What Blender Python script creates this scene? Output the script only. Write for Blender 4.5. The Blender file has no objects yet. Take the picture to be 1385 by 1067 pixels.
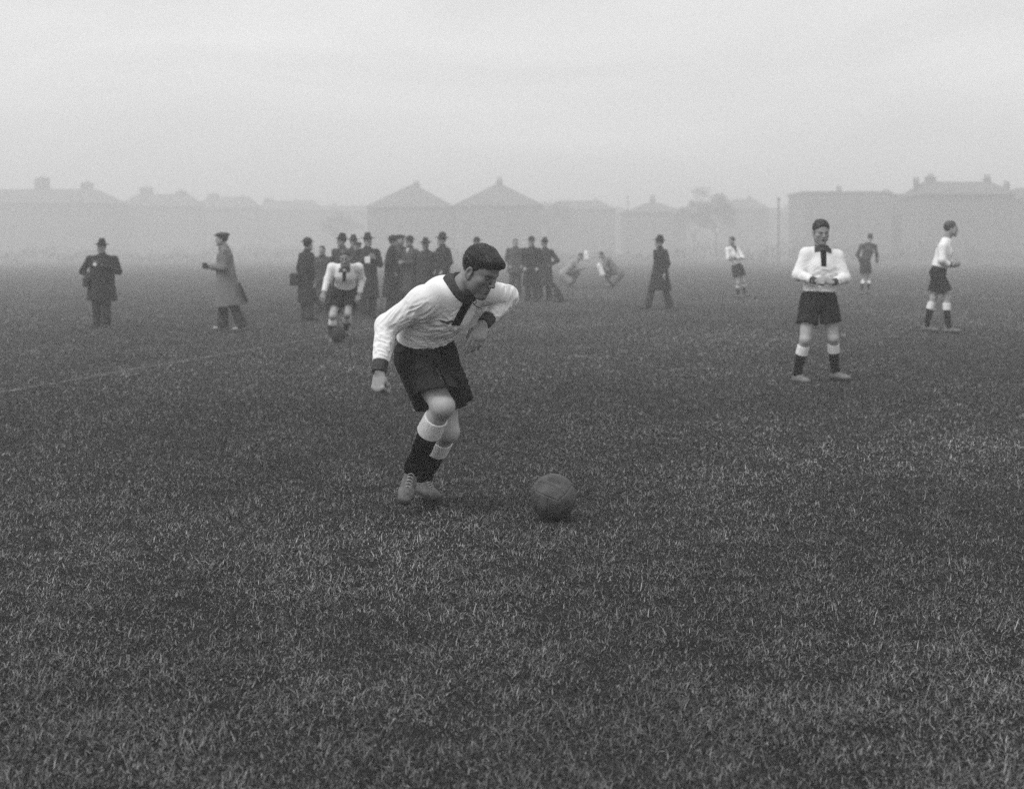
import bpy, math
import numpy as np
from math import radians, sin, cos, pi
rng = np.random.default_rng(7)
V = lambda *a: np.array(a, dtype=np.float64)
F_PX, YH, CAMH = 1672.0, 341.0, 1.34        # focal length in photograph pixels, horizon row, camera height

def P(px, py, D):
    """a point at depth D metres, given where the photograph shows it"""
    return V((px - 692.5) * D / F_PX, D, CAMH - (py - YH) * D / F_PX)
def nrm(v):
    v = np.asarray(v, float); return v / (np.linalg.norm(v) + 1e-12)

scene = bpy.context.scene
COL = scene.collection

# ------------------------------------------------------------------ materials (all neutral: a monochrome plate)
def new_mat(name):
    m = bpy.data.materials.new(name); m.use_nodes = True
    nt = m.node_tree; b = nt.nodes['Principled BSDF']
    return m, nt, b
def mat(name, base, rough=.85, var=.15, scale=30., bump=.0, bscale=200., tone=False, spec=.3, sheen=0., stretch=None, var2=0, scale2=4.):
    m, nt, b = new_mat(name)
    N = nt.nodes.new; L = nt.links.new
    tc = N('ShaderNodeTexCoord')
    src = tc.outputs['Object']
    if stretch:
        mp = N('ShaderNodeMapping'); mp.inputs['Scale'].default_value = stretch
        L(src, mp.inputs[0]); src = mp.outputs[0]
    n = N('ShaderNodeTexNoise'); n.inputs['Scale'].default_value = scale; n.inputs['Detail'].default_value = 5
    L(src, n.inputs['Vector'])
    mr = N('ShaderNodeMapRange'); mr.inputs[1].default_value = .3; mr.inputs[2].default_value = .7
    mr.inputs[3].default_value = base * (1 - var); mr.inputs[4].default_value = base * (1 + var)
    L(n.outputs[0], mr.inputs[0])
    val = mr.outputs[0]
    if var2:
        n2 = N('ShaderNodeTexNoise'); n2.inputs['Scale'].default_value = scale2; n2.inputs['Detail'].default_value = 3
        L(tc.outputs['Object'], n2.inputs['Vector'])
        m2 = N('ShaderNodeMapRange'); m2.inputs[1].default_value = .35; m2.inputs[2].default_value = .65
        m2.inputs[3].default_value = 1 - var2; m2.inputs[4].default_value = 1 + var2
        L(n2.outputs[0], m2.inputs[0])
        mu = N('ShaderNodeMath'); mu.operation = 'MULTIPLY'; L(val, mu.inputs[0]); L(m2.outputs[0], mu.inputs[1]); val = mu.outputs[0]
    if tone:
        at = N('ShaderNodeAttribute'); at.attribute_name = 'tone'
        mu = N('ShaderNodeMath'); mu.operation = 'MULTIPLY'; L(val, mu.inputs[0]); L(at.outputs['Fac'], mu.inputs[1]); val = mu.outputs[0]
    cmb = N('ShaderNodeCombineColor')
    for i in range(3): L(val, cmb.inputs[i])
    L(cmb.outputs[0], b.inputs['Base Color'])
    b.inputs['Roughness'].default_value = rough
    b.inputs['Specular IOR Level'].default_value = spec
    if sheen: b.inputs['Sheen Weight'].default_value = sheen
    if bump:
        n3 = N('ShaderNodeTexNoise'); n3.inputs['Scale'].default_value = bscale; n3.inputs['Detail'].default_value = 4
        L(src, n3.inputs['Vector'])
        bp = N('ShaderNodeBump'); bp.inputs['Strength'].default_value = bump; bp.inputs['Distance'].default_value = .01
        L(n3.outputs[0], bp.inputs['Height']); L(bp.outputs[0], b.inputs['Normal'])
    return m
M = dict(
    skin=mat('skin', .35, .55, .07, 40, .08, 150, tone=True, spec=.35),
    hair=mat('hair', .022, .45, .5, 45, .4, 160, spec=.55, tone=True),
    jersey=mat('white_cotton', .76, .9, .04, 18, .12, 260, spec=.15),
    dark_trim=mat('dark_trim', .058, .95, .25, 60, .3, 400, spec=.08),
    panel=mat('dark_panel', .012, .95, .3, 60, .3, 400, spec=.04),
    shorts=mat('dark_shorts', .019, .95, .5, 14, .35, 90, spec=.04, var2=.2, scale2=9),
    sock=mat('black_wool', .007, .97, .5, 150, .5, 600, spec=.02),
    sock_top=mat('white_wool', .72, .95, .05, 60, .3, 500, spec=.15),
    boot=mat('boot_leather', .095, .6, .35, 30, .5, 90, spec=.4, var2=.25, scale2=25),
    pale_boot=mat('pale_boot_leather', .15, .6, .25, 30, .4, 90),
    sole=mat('boot_sole', .02, .8, .3, 40, .3, 90),
    lace=mat('boot_lace', .30, .9, .3, 100),
    black=mat('black_cord', .012, .8, .2, 60),
    muddy_ball=mat('muddy_leather', .022, .8, .2, 20),
    coat_light=mat('light_coat', .26, .9, .15, 20),
    ball=mat('ball_leather', .056, .55, .35, 18, .4, 140, spec=.45, var2=.25, scale2=7),
    coat_black=mat('black_overcoat', .018, .95, .25, 30, .2, 90),
    coat_dark=mat('dark_overcoat', .030, .95, .25, 30, .2, 90),
    coat_grey=mat('grey_overcoat', .055, .95, .25, 30, .2, 90),
    coat_pale=mat('pale_raincoat', .155, .9, .15, 20, .2, 60),
    trousers=mat('dark_trousers', .035, .95, .25, 30),
    felt=mat('hat_felt', .022, .95, .2, 60),
    tweed=mat('tweed_cap', .07, .95, .3, 80),
    shirt=mat('white_shirt', .7, .9, .05, 40),
    dark_jersey=mat('dark_jersey', .05, .95, .2, 30),
    paper=mat('white_paper', .8, .9, .05, 30),
    camera=mat('camera_body', .02, .5, .2, 30),
    metal=mat('bright_metal', .7, .3, .1, 30),
    shoe=mat('shoe_leather', .03, .5, .2, 40),
    pale_shoe=mat('pale_shoe', .3, .6, .2, 40),
)

# ------------------------------------------------------------------ value noise
_T = np.random.default_rng(3).random(4096)
def vnoise(p):
    i = np.floor(p).astype(np.int64); f = p - i; f = f * f * (3 - 2 * f)
    def h(a, b, c): return _T[((a * 73856093) ^ (b * 19349663) ^ (c * 83492791)) & 4095]
    x, y, z = i[..., 0], i[..., 1], i[..., 2]; u, v, w = f[..., 0], f[..., 1], f[..., 2]
    r = 0
    for dx in (0, 1):
        for dy in (0, 1):
            for dz in (0, 1):
                r = r + h(x + dx, y + dy, z + dz) * (u if dx else 1 - u) * (v if dy else 1 - v) * (w if dz else 1 - w)
    return r
def fbm(p, o=3):
    return sum(vnoise(p * 2 ** k + 17.3 * k) * .5 ** k for k in range(o)) / (2 - .5 ** (o - 1))

# ------------------------------------------------------------------ signed distance fields and surface nets
def smin(a, b, k):
    if k <= 0: return np.minimum(a, b)
    h = np.maximum(k - np.abs(a - b), 0) / k
    return np.minimum(a, b) - h * h * k * .25

class Cone:
    """tapered limb of elliptical section from p0 to p1; side = direction of the first radius"""
    def __init__(s, p0, p1, r0, r1, side=(1, 0, 0), flat0=False, flat1=False, cuts=()):
        s.p0, s.p1 = np.asarray(p0, float), np.asarray(p1, float)
        s.r0 = np.array(r0 if np.ndim(r0) else (r0, r0), float); s.r1 = np.array(r1 if np.ndim(r1) else (r1, r1), float)
        d = s.p1 - s.p0; s.L = max(np.linalg.norm(d), 1e-6); s.w = d / s.L
        sd = np.asarray(side, float); sd = sd - s.w * sd.dot(s.w)
        if np.linalg.norm(sd) < 1e-3: sd = np.cross(s.w, V(.3, .5, .8))
        s.u = nrm(sd); s.v = np.cross(s.w, s.u); s.f0, s.f1, s.cuts = flat0, flat1, cuts
    def bbox(s):
        r = max(s.r0.max(), s.r1.max()); return np.minimum(s.p0, s.p1) - r, np.maximum(s.p0, s.p1) + r
    def ev(s, X, Y, Z):
        dx, dy, dz = X - s.p0[0], Y - s.p0[1], Z - s.p0[2]
        t = dx * s.w[0] + dy * s.w[1] + dz * s.w[2]
        a = dx * s.u[0] + dy * s.u[1] + dz * s.u[2]; b = dx * s.v[0] + dy * s.v[1] + dz * s.v[2]
        tc = np.clip(t / s.L, 0, 1)
        ra = s.r0[0] + (s.r1[0] - s.r0[0]) * tc; rb = s.r0[1] + (s.r1[1] - s.r0[1]) * tc
        ax = t - tc * s.L
        if s.f0: ax = np.where(t < 0, 0, ax)
        if s.f1: ax = np.where(t > s.L, 0, ax)
        rc = .5 * (ra + rb)
        k0 = np.sqrt((a / ra) ** 2 + (b / rb) ** 2 + (ax / rc) ** 2); k1 = np.sqrt((a / ra ** 2) ** 2 + (b / rb ** 2) ** 2 + (ax / rc ** 2) ** 2) + 1e-9
        d = k0 * (k0 - 1) / k1
        d = np.where(k0 < 1e-3, -np.minimum(ra, rb), d)
        if s.f0: d = np.maximum(d, -t)
        if s.f1: d = np.maximum(d, t - s.L)
        for c, n in s.cuts:
            d = np.maximum(d, (X - c[0]) * n[0] + (Y - c[1]) * n[1] + (Z - c[2]) * n[2])
        return d
class Ell:
    def __init__(s, c, r, R=None):
        s.c = np.asarray(c, float); s.r = np.array(r if np.ndim(r) else (r,) * 3, float); s.R = np.eye(3) if R is None else R
    def bbox(s):
        e = s.r.max(); return s.c - e, s.c + e
    def ev(s, X, Y, Z):
        dx, dy, dz = X - s.c[0], Y - s.c[1], Z - s.c[2]
        q = [(dx * s.R[0, i] + dy * s.R[1, i] + dz * s.R[2, i]) for i in range(3)]
        k0 = np.sqrt(sum((q[i] / s.r[i]) ** 2 for i in range(3))); k1 = np.sqrt(sum((q[i] / s.r[i] ** 2) ** 2 for i in range(3))) + 1e-9
        return np.where(k0 < 1e-3, -s.r.min(), k0 * (k0 - 1) / k1)
class Box:
    def __init__(s, c, r, R=None, rd=.005):
        s.c = np.asarray(c, float); s.r = np.array(r, float); s.R = np.eye(3) if R is None else R; s.rd = rd
    def bbox(s):
        e = np.linalg.norm(s.r); return s.c - e, s.c + e
    def ev(s, X, Y, Z):
        dx, dy, dz = X - s.c[0], Y - s.c[1], Z - s.c[2]
        q = [np.abs(dx * s.R[0, i] + dy * s.R[1, i] + dz * s.R[2, i]) - (s.r[i] - s.rd) for i in range(3)]
        o = np.sqrt(sum(np.maximum(a, 0) ** 2 for a in q)); return o + np.minimum(np.maximum(np.maximum(q[0], q[1]), q[2]), 0) - s.rd

class Field:
    def __init__(s, h, ops=None):
        s.h = h; s.ops = list(ops or [])
    def add(s, prim, k=.015): s.ops.append(('a', prim, k)); return s
    def sub(s, prim, k=.004): s.ops.append(('s', prim, k)); return s
    def copy(s): return Field(s.h, s.ops)
    def run(s, extra=(), extra_s=(), sub_s=(), fine_head=False):
        los, his = zip(*[p.bbox() for o, p, k in s.ops if o == 'a'])
        h = s.h; lo = np.min(los, 0) - 5 * h; hi = np.max(his, 0) + 5 * h
        n = np.ceil((hi - lo) / h).astype(int) + 1
        ax = [lo[i] + h * np.arange(n[i]) for i in range(3)]
        d = np.full(n, 1., np.float64)
        for o, p, k in s.ops:
            a, b = p.bbox(); m = k + 4 * h
            i0 = np.clip(np.floor((a - m - lo) / h).astype(int), 0, n - 1); i1 = np.clip(np.ceil((b + m - lo) / h).astype(int) + 1, 1, n)
            if np.any(i1 <= i0): continue
            sl = tuple(slice(i0[i], i1[i]) for i in range(3))
            X = ax[0][sl[0]][:, None, None]; Y = ax[1][sl[1]][None, :, None]; Z = ax[2][sl[2]][None, None, :]
            e = p.ev(X, Y, Z)
            d[sl] = smin(d[sl], e, k) if o == 'a' else -smin(-d[sl], e, k)
        s.lo, s.ax, s.d = lo, ax, d
        return s
    def shell(s, off, region, k=.003):
        """the surface moved out by off, kept only inside region"""
        X, Y, Z = s.ax[0][:, None, None], s.ax[1][None, :, None], s.ax[2][None, None, :]
        g = Field(s.h); g.lo, g.ax = s.lo, s.ax
        a, b = region.bbox(); e = np.full(s.d.shape, 1.)
        n = np.array(s.d.shape); m = 4 * s.h
        i0 = np.clip(np.floor((a - m - s.lo) / s.h).astype(int), 0, n - 1); i1 = np.clip(np.ceil((b + m - s.lo) / s.h).astype(int) + 1, 1, n)
        sl = tuple(slice(i0[i], i1[i]) for i in range(3))
        e[sl] = region.ev(s.ax[0][sl[0]][:, None, None], s.ax[1][sl[1]][None, :, None], s.ax[2][sl[2]][None, None, :])
        g.d = -smin(-(s.d - off), -e, k); return g
    def mesh(s):
        if not hasattr(s, 'd'): s.run()
        d = s.d; S = d < 0; n = d.shape
        c = np.zeros((n[0] - 1, n[1] - 1, n[2] - 1), np.int8)
        for i in (0, 1):
            for j in (0, 1):
                for k in (0, 1): c += S[i:n[0] - 1 + i, j:n[1] - 1 + j, k:n[2] - 1 + k]
        act = (c > 0) & (c < 8); I = np.argwhere(act)
        pos = np.zeros((len(I), 3)); cnt = np.zeros(len(I))
        cor = [(i, j, k) for i in (0, 1) for j in (0, 1) for k in (0, 1)]
        vals = {q: d[I[:, 0] + q[0], I[:, 1] + q[1], I[:, 2] + q[2]] for q in cor}
        for q in cor:
            for a in range(3):
                if q[a]: continue
                r = list(q); r[a] = 1; r = tuple(r); A, B = vals[q], vals[r]
                mk = (A < 0) != (B < 0); t = np.where(mk, A / np.where(mk, A - B, 1), 0)
                pt = np.tile(np.array(q, float), (len(I), 1)); pt[:, a] += t
                pos[mk] += pt[mk]; cnt[mk] += 1
        v = (I + pos / cnt[:, None]) * s.h + s.lo
        vid = np.full(c.shape, -1, np.int64); vid[act] = np.arange(len(I))
        quads = []
        for a in range(3):
            b1, b2 = (a + 1) % 3, (a + 2) % 3
            sA = [slice(None)] * 3; sB = [slice(None)] * 3; sA[a] = slice(0, -1); sB[a] = slice(1, None)
            A, B = S[tuple(sA)], S[tuple(sB)]
            for flip, mk in ((False, A & ~B), (True, ~A & B)):
                E = np.argwhere(mk); E = E[(E[:, b1] > 0) & (E[:, b2] > 0) & (E[:, b1] < n[b1] - 1) & (E[:, b2] < n[b2] - 1)]
                if not len(E): continue
                q = []
                for o1, o2 in ((-1, -1), (0, -1), (0, 0), (-1, 0)):
                    Q = E.copy(); Q[:, b1] += o1; Q[:, b2] += o2; q.append(vid[Q[:, 0], Q[:, 1], Q[:, 2]])
                q = np.stack(q, 1); quads.append(q[:, ::-1] if flip else q)
        f = np.concatenate(quads); return v, f[(f >= 0).all(1)]

def normals(v, f):
    n = np.zeros_like(v); fn = np.cross(v[f[:, 2]] - v[f[:, 0]], v[f[:, 3]] - v[f[:, 1]])
    for i in range(4): np.add.at(n, f[:, i], fn)
    return n / (np.linalg.norm(n, axis=1)[:, None] + 1e-12)
def relax(v, f, it=1, lam=.5):
    for _ in range(it):
        a = np.zeros_like(v); c = np.zeros(len(v))
        for i in range(4):
            for j in ((i + 1) % 4, (i + 3) % 4):
                np.add.at(a, f[:, i], v[f[:, j]]); np.add.at(c, f[:, i], 1)
        v = v + lam * (a / np.maximum(c, 1)[:, None] - v)
    return v
def folds(v, f, regs, seed=0.):
    """cloth creases: regs = (centre, radius, crease direction, spacing, length, depth)"""
    n = normals(v, f); off = np.zeros(len(v))
    for c, R, dr, la, ll, amp in regs:
        dr = nrm(dr); e1 = nrm(np.cross(dr, V(.21, .55, .8))); e2 = np.cross(dr, e1)
        w = np.clip(1 - np.linalg.norm(v - c, axis=1) / R, 0, 1); w = w * w * (3 - 2 * w)
        mk = w > 0
        p = v[mk]; q = np.stack([p @ dr / ll, p @ e1 / la, p @ e2 / la], 1) + seed
        q[:, 1:] += .35 * vnoise(p * 5 + seed)[:, None]
        k = vnoise(q); r_ = 1 - np.sqrt((2 * k - 1) ** 2 + .02); off[mk] += amp * w[mk] * (1.9 * r_ ** 2 - .6)
    return v + n * off[:, None]

def make_mesh(name, v, f, mt, tone=None, smooth=True, mats=None, mi=None):
    me = bpy.data.meshes.new(name); v = np.asarray(v, np.float32); f = np.asarray(f)
    k = f.shape[1]
    me.vertices.add(len(v)); me.vertices.foreach_set('co', v.ravel())
    me.loops.add(len(f) * k); me.loops.foreach_set('vertex_index', f.astype(np.int32).ravel())
    me.polygons.add(len(f)); me.polygons.foreach_set('loop_start', np.arange(0, len(f) * k, k, dtype=np.int32))
    me.polygons.foreach_set('loop_total', np.full(len(f), k, np.int32))
    me.update(calc_edges=True)
    me.polygons.foreach_set('use_smooth', np.full(len(f), smooth))
    for m_ in (mats or [mt]): me.materials.append(m_)
    if mi is not None: me.polygons.foreach_set('material_index', np.asarray(mi, np.int32))
    if tone is not None:
        at = me.attributes.new('tone', 'FLOAT', 'POINT'); at.data.foreach_set('value', np.asarray(tone, np.float32))
    return me
def link(name, me, parent=None, loc=(0, 0, 0), **pr):
    o = bpy.data.objects.new(name, me); COL.objects.link(o)
    o.location = loc
    if parent is not None: o.parent = parent
    for k, x in pr.items():
        if x: o[k] = x
    return o
def cat(*ms):
    """join (verts, faces[, tone]) lists"""
    V_, F_, T_, n = [], [], [], 0
    for m in ms:
        V_.append(m[0]); F_.append(m[1] + n); n += len(m[0]); T_.append(m[2] if len(m) > 2 else np.ones(len(m[0])))
    return np.concatenate(V_), np.concatenate(F_), np.concatenate(T_)

def drape(m, fn, d, nu, nv, off):
    '''a patch of cloth laid on the surface m; fn(u, v) gives points above it, d the direction down'''
    from mathutils.bvhtree import BVHTree
    from mathutils import Vector
    T = BVHTree.FromPolygons([tuple(p) for p in m[0]], [tuple(int(i) for i in q) for q in m[1]])
    out = []; last = None
    for i in range(nu):
        for j in range(nv):
            p = fn(i / (nu - 1), j / (nv - 1)); h = T.ray_cast(Vector(p), Vector(d))
            if h[0] is None: h = T.find_nearest(Vector(p))
            out.append(np.array(h[0]) - np.asarray(d) * off)
    i, j = np.meshgrid(np.arange(nu - 1), np.arange(nv - 1), indexing='ij'); k = (i * nv + j).ravel()
    return np.array(out), np.stack([k, k + nv, k + nv + 1, k + 1], 1)
def strands(m, X, n=1500, seed=4, r=.0008, L=(.03, .085)):
    '''locks of hair swept from the crown forwards and down, lying on the hair mass'''
    from mathutils.bvhtree import BVHTree
    from mathutils import Vector
    g = np.random.default_rng(seed); T = BVHTree.FromPolygons([tuple(p) for p in m[0]], [tuple(int(i) for i in q) for q in m[1]])
    C = V(-.015, -.075, .105); ms = []
    for k in g.integers(0, len(m[0]), n):
        p = m[0][k]; q = X.inv(p)
        if q[2] < -.02 and q[1] > -.02: continue
        l = g.uniform(*L); st = 9; pts = []; off = g.uniform(.0003, .0022); jit = g.normal(size=3) * .12
        for i in range(st):
            h = T.find_nearest(Vector(p))
            if h[0] is None: break
            nn = np.array(h[1]); pos = np.array(h[0]); q = X.inv(pos)
            pts.append(pos + nn * off * (1 if i else -.5))
            side_ = np.clip((np.abs(q[0]) - .045) / .03, 0, 1)
            d = (1 - side_) * nrm((q - C) * V(1, 1.6, .4) + V(.02, .035, 0)) + side_ * nrm(V(0, .25, -1.0) if q[1] > -.04 else V(0, -.1, -1)) + jit
            d = X.R @ d; d = nrm(d - nn * d.dot(nn)); p = pos + d * l / st
        if len(pts) < 5: continue
        v, f = tube(pts, r * g.uniform(.7, 1.5), 3); t = g.uniform(.5, 1.2) if g.random() < .75 else g.uniform(1.2, 2.3)  # some locks get a paler tone as painted highlights
        ms.append((v, f, np.full(len(v), t)))
    return cat(*ms)
class Xf:
    def __init__(s, t, fwd, up=(0, 0, 1), sc=1., mirror=False):
        f = nrm(fwd); x = nrm(np.cross(f, up)); u = np.cross(x, f)
        s.R = np.stack([x, f, u], 1); s.t = np.asarray(t, float); s.s = sc; s.m = mirror
    def __call__(s, p):
        p = np.asarray(p, float) * s.s
        if s.m: p = p * V(-1, 1, 1)
        return p @ s.R.T + s.t
    def inv(s, p):
        q = (p - s.t) @ s.R / s.s
        return q * V(-1, 1, 1) if s.m else q
    def mesh(s, m):
        f = m[1][:, ::-1] if s.m else m[1]
        return (s(m[0]), f) + tuple(m[2:])

# ------------------------------------------------------------------ head, hair, hats  (forward +Y, up +Z, person's right +X)
def head_field(h, X=None):
    X = X or Xf((0, 0, 0), (0, 1, 0)); s, R = X.s, X.R; F = Field(h)
    def E(c, r, k, sub=False, rot=None):
        e = Ell(X(c), np.array(r if np.ndim(r) else (r,) * 3) * s, R if rot is None else R @ rot)
        (F.sub if sub else F.add)(e, k * s)
    def C(a, b, ra, rb, k, sub=False):
        e = Cone(X(a), X(b), np.array(ra) * s, np.array(rb) * s, side=R[:, 0]); (F.sub if sub else F.add)(e, k * s)
    E((0, -.011, .037), (.073, .091, .081), 0)
    E((0, .040, .020), (.060, .050, .058), .03)
    E((0, .028, -.035), (.056, .060, .070), .03)
    for q in (1, -1):
        C((q * .050, .004, -.052), (q * .018, .072, -.096), (.018, .018), (.015, .015), .03)
        E((q * .043, .062, -.018), (.021, .021, .017), .02)
        E((q * .036, .042, -.050), (.026, .030, .030), .03)
        C((q * .008, .088, .024), (q * .040, .074, .023), (.008, .008), (.007, .007), .014)
    E((0, .080, -.094), (.021, .017, .017), .022)
    E((0, .074, -.058), (.030, .024, .030), .02)
    for q in (1, -1):
        E((q * .030, .0935, .004), (.0165, .014, .0115), .010, True)
        E((q * .031, .0735, .003), (.0125, .0125, .0115), .003)
        C((q * .020, .0850, .0085), (q * .044, .0765, .0065), (.0030, .0030), (.003, .003), .004)   # upper lid
    C((0, .089, .020), (0, .1125, -.019), (.0070, .009), (.0098, .010), .010)
    for q in (1, -1):
        E((q * .0115, .104, -.025), (.0075, .010, .0075), .006)
        E((q * .0065, .108, -.0345), (.0035, .005, .004), .003, True)
    C((-.015, .0925, -.0505), (0, .0990, -.0490), (.0045, .0042), (.0050, .0050), .006); C((0, .0990, -.0490), (.015, .0925, -.0505), (.005, .005), (.0045, .0042), .006)
    C((-.012, .0930, -.0640), (.012, .0930, -.0640), (.0055, .0055), (.0055, .0055), .008); E((0, .0945, -.0645), (.009, .0065, .0055), .006)
    C((-.019, .0985, -.0580), (0, .1020, -.0570), (.0014, .005), (.0016, .006), .003, True); C((0, .1020, -.0570), (.019, .0985, -.0580), (.0016, .006), (.0014, .005), .003, True)
    E((0, .101, -.0755), (.013, .008, .006), .010, True)
    for q in (1, -1):   # ears
        a = .25; rot = np.array([[cos(q * a), -sin(q * a), 0], [sin(q * a), cos(q * a), 0], [0, 0, 1.]])
        E((q * .078, .003, -.010), (.0070, .018, .031), .006, rot=rot)
        E((q * .0860, .008, -.005), (.0095, .0105, .018), .003, True, rot=rot)
        E((q * .075, .012, -.034), (.006, .010, .010), .006)
    return F
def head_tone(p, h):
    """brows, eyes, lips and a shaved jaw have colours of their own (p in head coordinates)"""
    t = np.full(len(p), .47 if h == 0 else .80); x, y, z = np.abs(p[:, 0]), p[:, 1], p[:, 2]  # front player's darker face: ruddy skin plus painted shade of his bowed head
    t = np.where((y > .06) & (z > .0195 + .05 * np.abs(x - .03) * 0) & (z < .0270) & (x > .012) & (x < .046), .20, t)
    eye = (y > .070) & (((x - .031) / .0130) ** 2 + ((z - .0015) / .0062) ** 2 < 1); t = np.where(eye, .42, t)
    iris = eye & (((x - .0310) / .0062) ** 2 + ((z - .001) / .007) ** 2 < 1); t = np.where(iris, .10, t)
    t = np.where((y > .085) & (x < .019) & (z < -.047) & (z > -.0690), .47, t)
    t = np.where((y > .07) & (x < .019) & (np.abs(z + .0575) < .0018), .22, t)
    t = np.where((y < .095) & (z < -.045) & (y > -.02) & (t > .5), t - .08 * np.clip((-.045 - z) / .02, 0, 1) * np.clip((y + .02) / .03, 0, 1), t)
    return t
def hair_field(h, X=None, quiff=1., thick=1.):
    X = X or Xf((0, 0, 0), (0, 1, 0)); s, R = X.s, X.R; F = Field(h)
    def E(c, r, k, sub=False): (F.sub if sub else F.add)(Ell(X(c), np.array(r) * s, R), k * s)
    E((0, -.013, .035), (.0755, .0935, .0835), 0)
    if thick: E((0, -.002, .058), (.0740, .090, .071 * (1 + .04 * thick)), .02)
    if quiff:
        E((.010, .066, .090), (.046, .030, .020), .03)
        E((-.018, .078, .080), (.036, .020, .014), .02)
    E((0, .118, -.006), (.088, .074, .078), .014, True)        # face opening
    if not quiff: E((0, .122, .020), (.066, .074, .072), .02, True)
    E((0, .040, -.080), (.12, .062, .077), .016, True)         # cheeks and below the ears
    E((0, .030, -.120), (.12, .135, .080), .025, True)          # neck
    for q in (1, -1): E((q * .085, .012, -.022), (.022, .020, .036), .006, True)
    return F
def comb(v, f, X, amp):
    """strands combed from the parting backwards"""
    q = X.inv(v); n = normals(v, f)
    a = np.arctan2(q[:, 0] + .02, q[:, 2] + .03 + .25 * q[:, 1])
    k = .9 * vnoise(np.stack([a * 11, q[:, 1] * 16, q[:, 2] * 7], 1)) + .5 * vnoise(np.stack([a * 34, q[:, 1] * 14, q[:, 2] * 9], 1))
    return v + n * (amp * (k - .7) * np.clip((q[:, 2] + .01) / .06, .1, 1))[:, None]
def hat_mesh(kind, h=.004):
    F = Field(h)
    if kind == 'bowler':
        F.add(Ell((0, -.01, .075), (.088, .108, .095))); F.sub(Box((0, 0, -.04), (.2, .2, .115)), .002)
        F.add(Ell((0, -.01, .076), (.150, .170, .011)), .006)
    elif kind == 'trilby':
        F.add(Cone((0, -.01, .07), (0, -.02, .138), (.088, .107), (.062, .084), flat1=False), .01)
        F.sub(Ell((0, -.015, .205), (.022, .080, .034)), .02)
        F.add(Ell((0, -.005, .074), (.152, .176, .012)), .006)
    elif kind == 'cap':
        F.add(Ell((0, -.012, .088), (.096, .122, .042))); F.add(Ell((0, .02, .080), (.090, .100, .030)), .02)
        F.add(Ell((0, .105, .066), (.062, .055, .009)), .01)
        F.sub(Ell((0, -.015, .03), (.07, .09, .06)), .004)
    v, f = F.mesh(); return v, f

# ------------------------------------------------------------------ hands (wrist at origin, fingers +Y, back +Z, thumb +X)
def hand_field(h, X, curl, spread=.06, thumb=.5, flex=0.):
    s, R = X.s, X.R; F = Field(h)
    def C(a, b, ra, rb, k): F.add(Cone(X(a), X(b), np.array(ra) * s, np.array(rb) * s, side=R[:, 0]), k * s)
    C((0, -.022, 0), (0, .005, 0), (.025, .020), (.026, .018), 0)
    C((.004, .01, -.001), (.004, .080, 0), (.028, .015), (.037, .0125), .012)
    C((-.026, .03, -.004), (-.030, .078, -.002), (.012, .012), (.010, .010), .012)
    C((.010, .015, -.006), (.032, .050, -.010), (.014, .013), (.013, .012), .014)
    bx = (.033, .012, -.010, -.030); by = (.084, .090, .086, .077); L = ((.044, .027, .022), (.048, .030, .023), (.045, .028, .022), (.036, .022, .020))
    for i in range(4):
        p = V(bx[i], by[i], 0); a = 0; yaw = spread * (1.5 - i)
        for j in range(3):
            a += curl[i][j]; d = V(sin(yaw) * cos(a), cos(a) * cos(yaw), -sin(a)); q = p + d * L[i][j]
            r0 = (.0098, .0090, .0082)[j] * (.88 if i == 3 else 1); r1 = (.0090, .0082, .0068)[j] * (.88 if i == 3 else 1)
            C(p, q, (r0, r0), (r1, r1), .004 if j else .008); p = q
    p = V(.030, .040, -.010); dirs = [V(.75 - thumb * .6, .7, -.25 - thumb * .3), V(.35 - thumb * .8, .85, -.3 - thumb * .3), V(.1 - thumb * .9, .9, -.3 - thumb * .2)]
    for j, (d, l, r0, r1) in enumerate(zip(dirs, (.030, .032, .026), (.013, .0108, .0100), (.0112, .0100, .0080))):
        q = p + nrm(d) * l; C(p, q, (r0, r0), (r1, r1), .006); p = q
    return F
CURL = dict(relax=[(.35, .45, .3), (.45, .5, .35), (.5, .55, .35), (.55, .5, .35)], fist=[(1.25, 1.5, .9), (1.35, 1.55, .9), (1.4, 1.55, .9), (1.4, 1.5, .9)],
            open=[(.1, .25, .15), (.35, .4, .25), (.55, .5, .3), (.65, .45, .3)])

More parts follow.
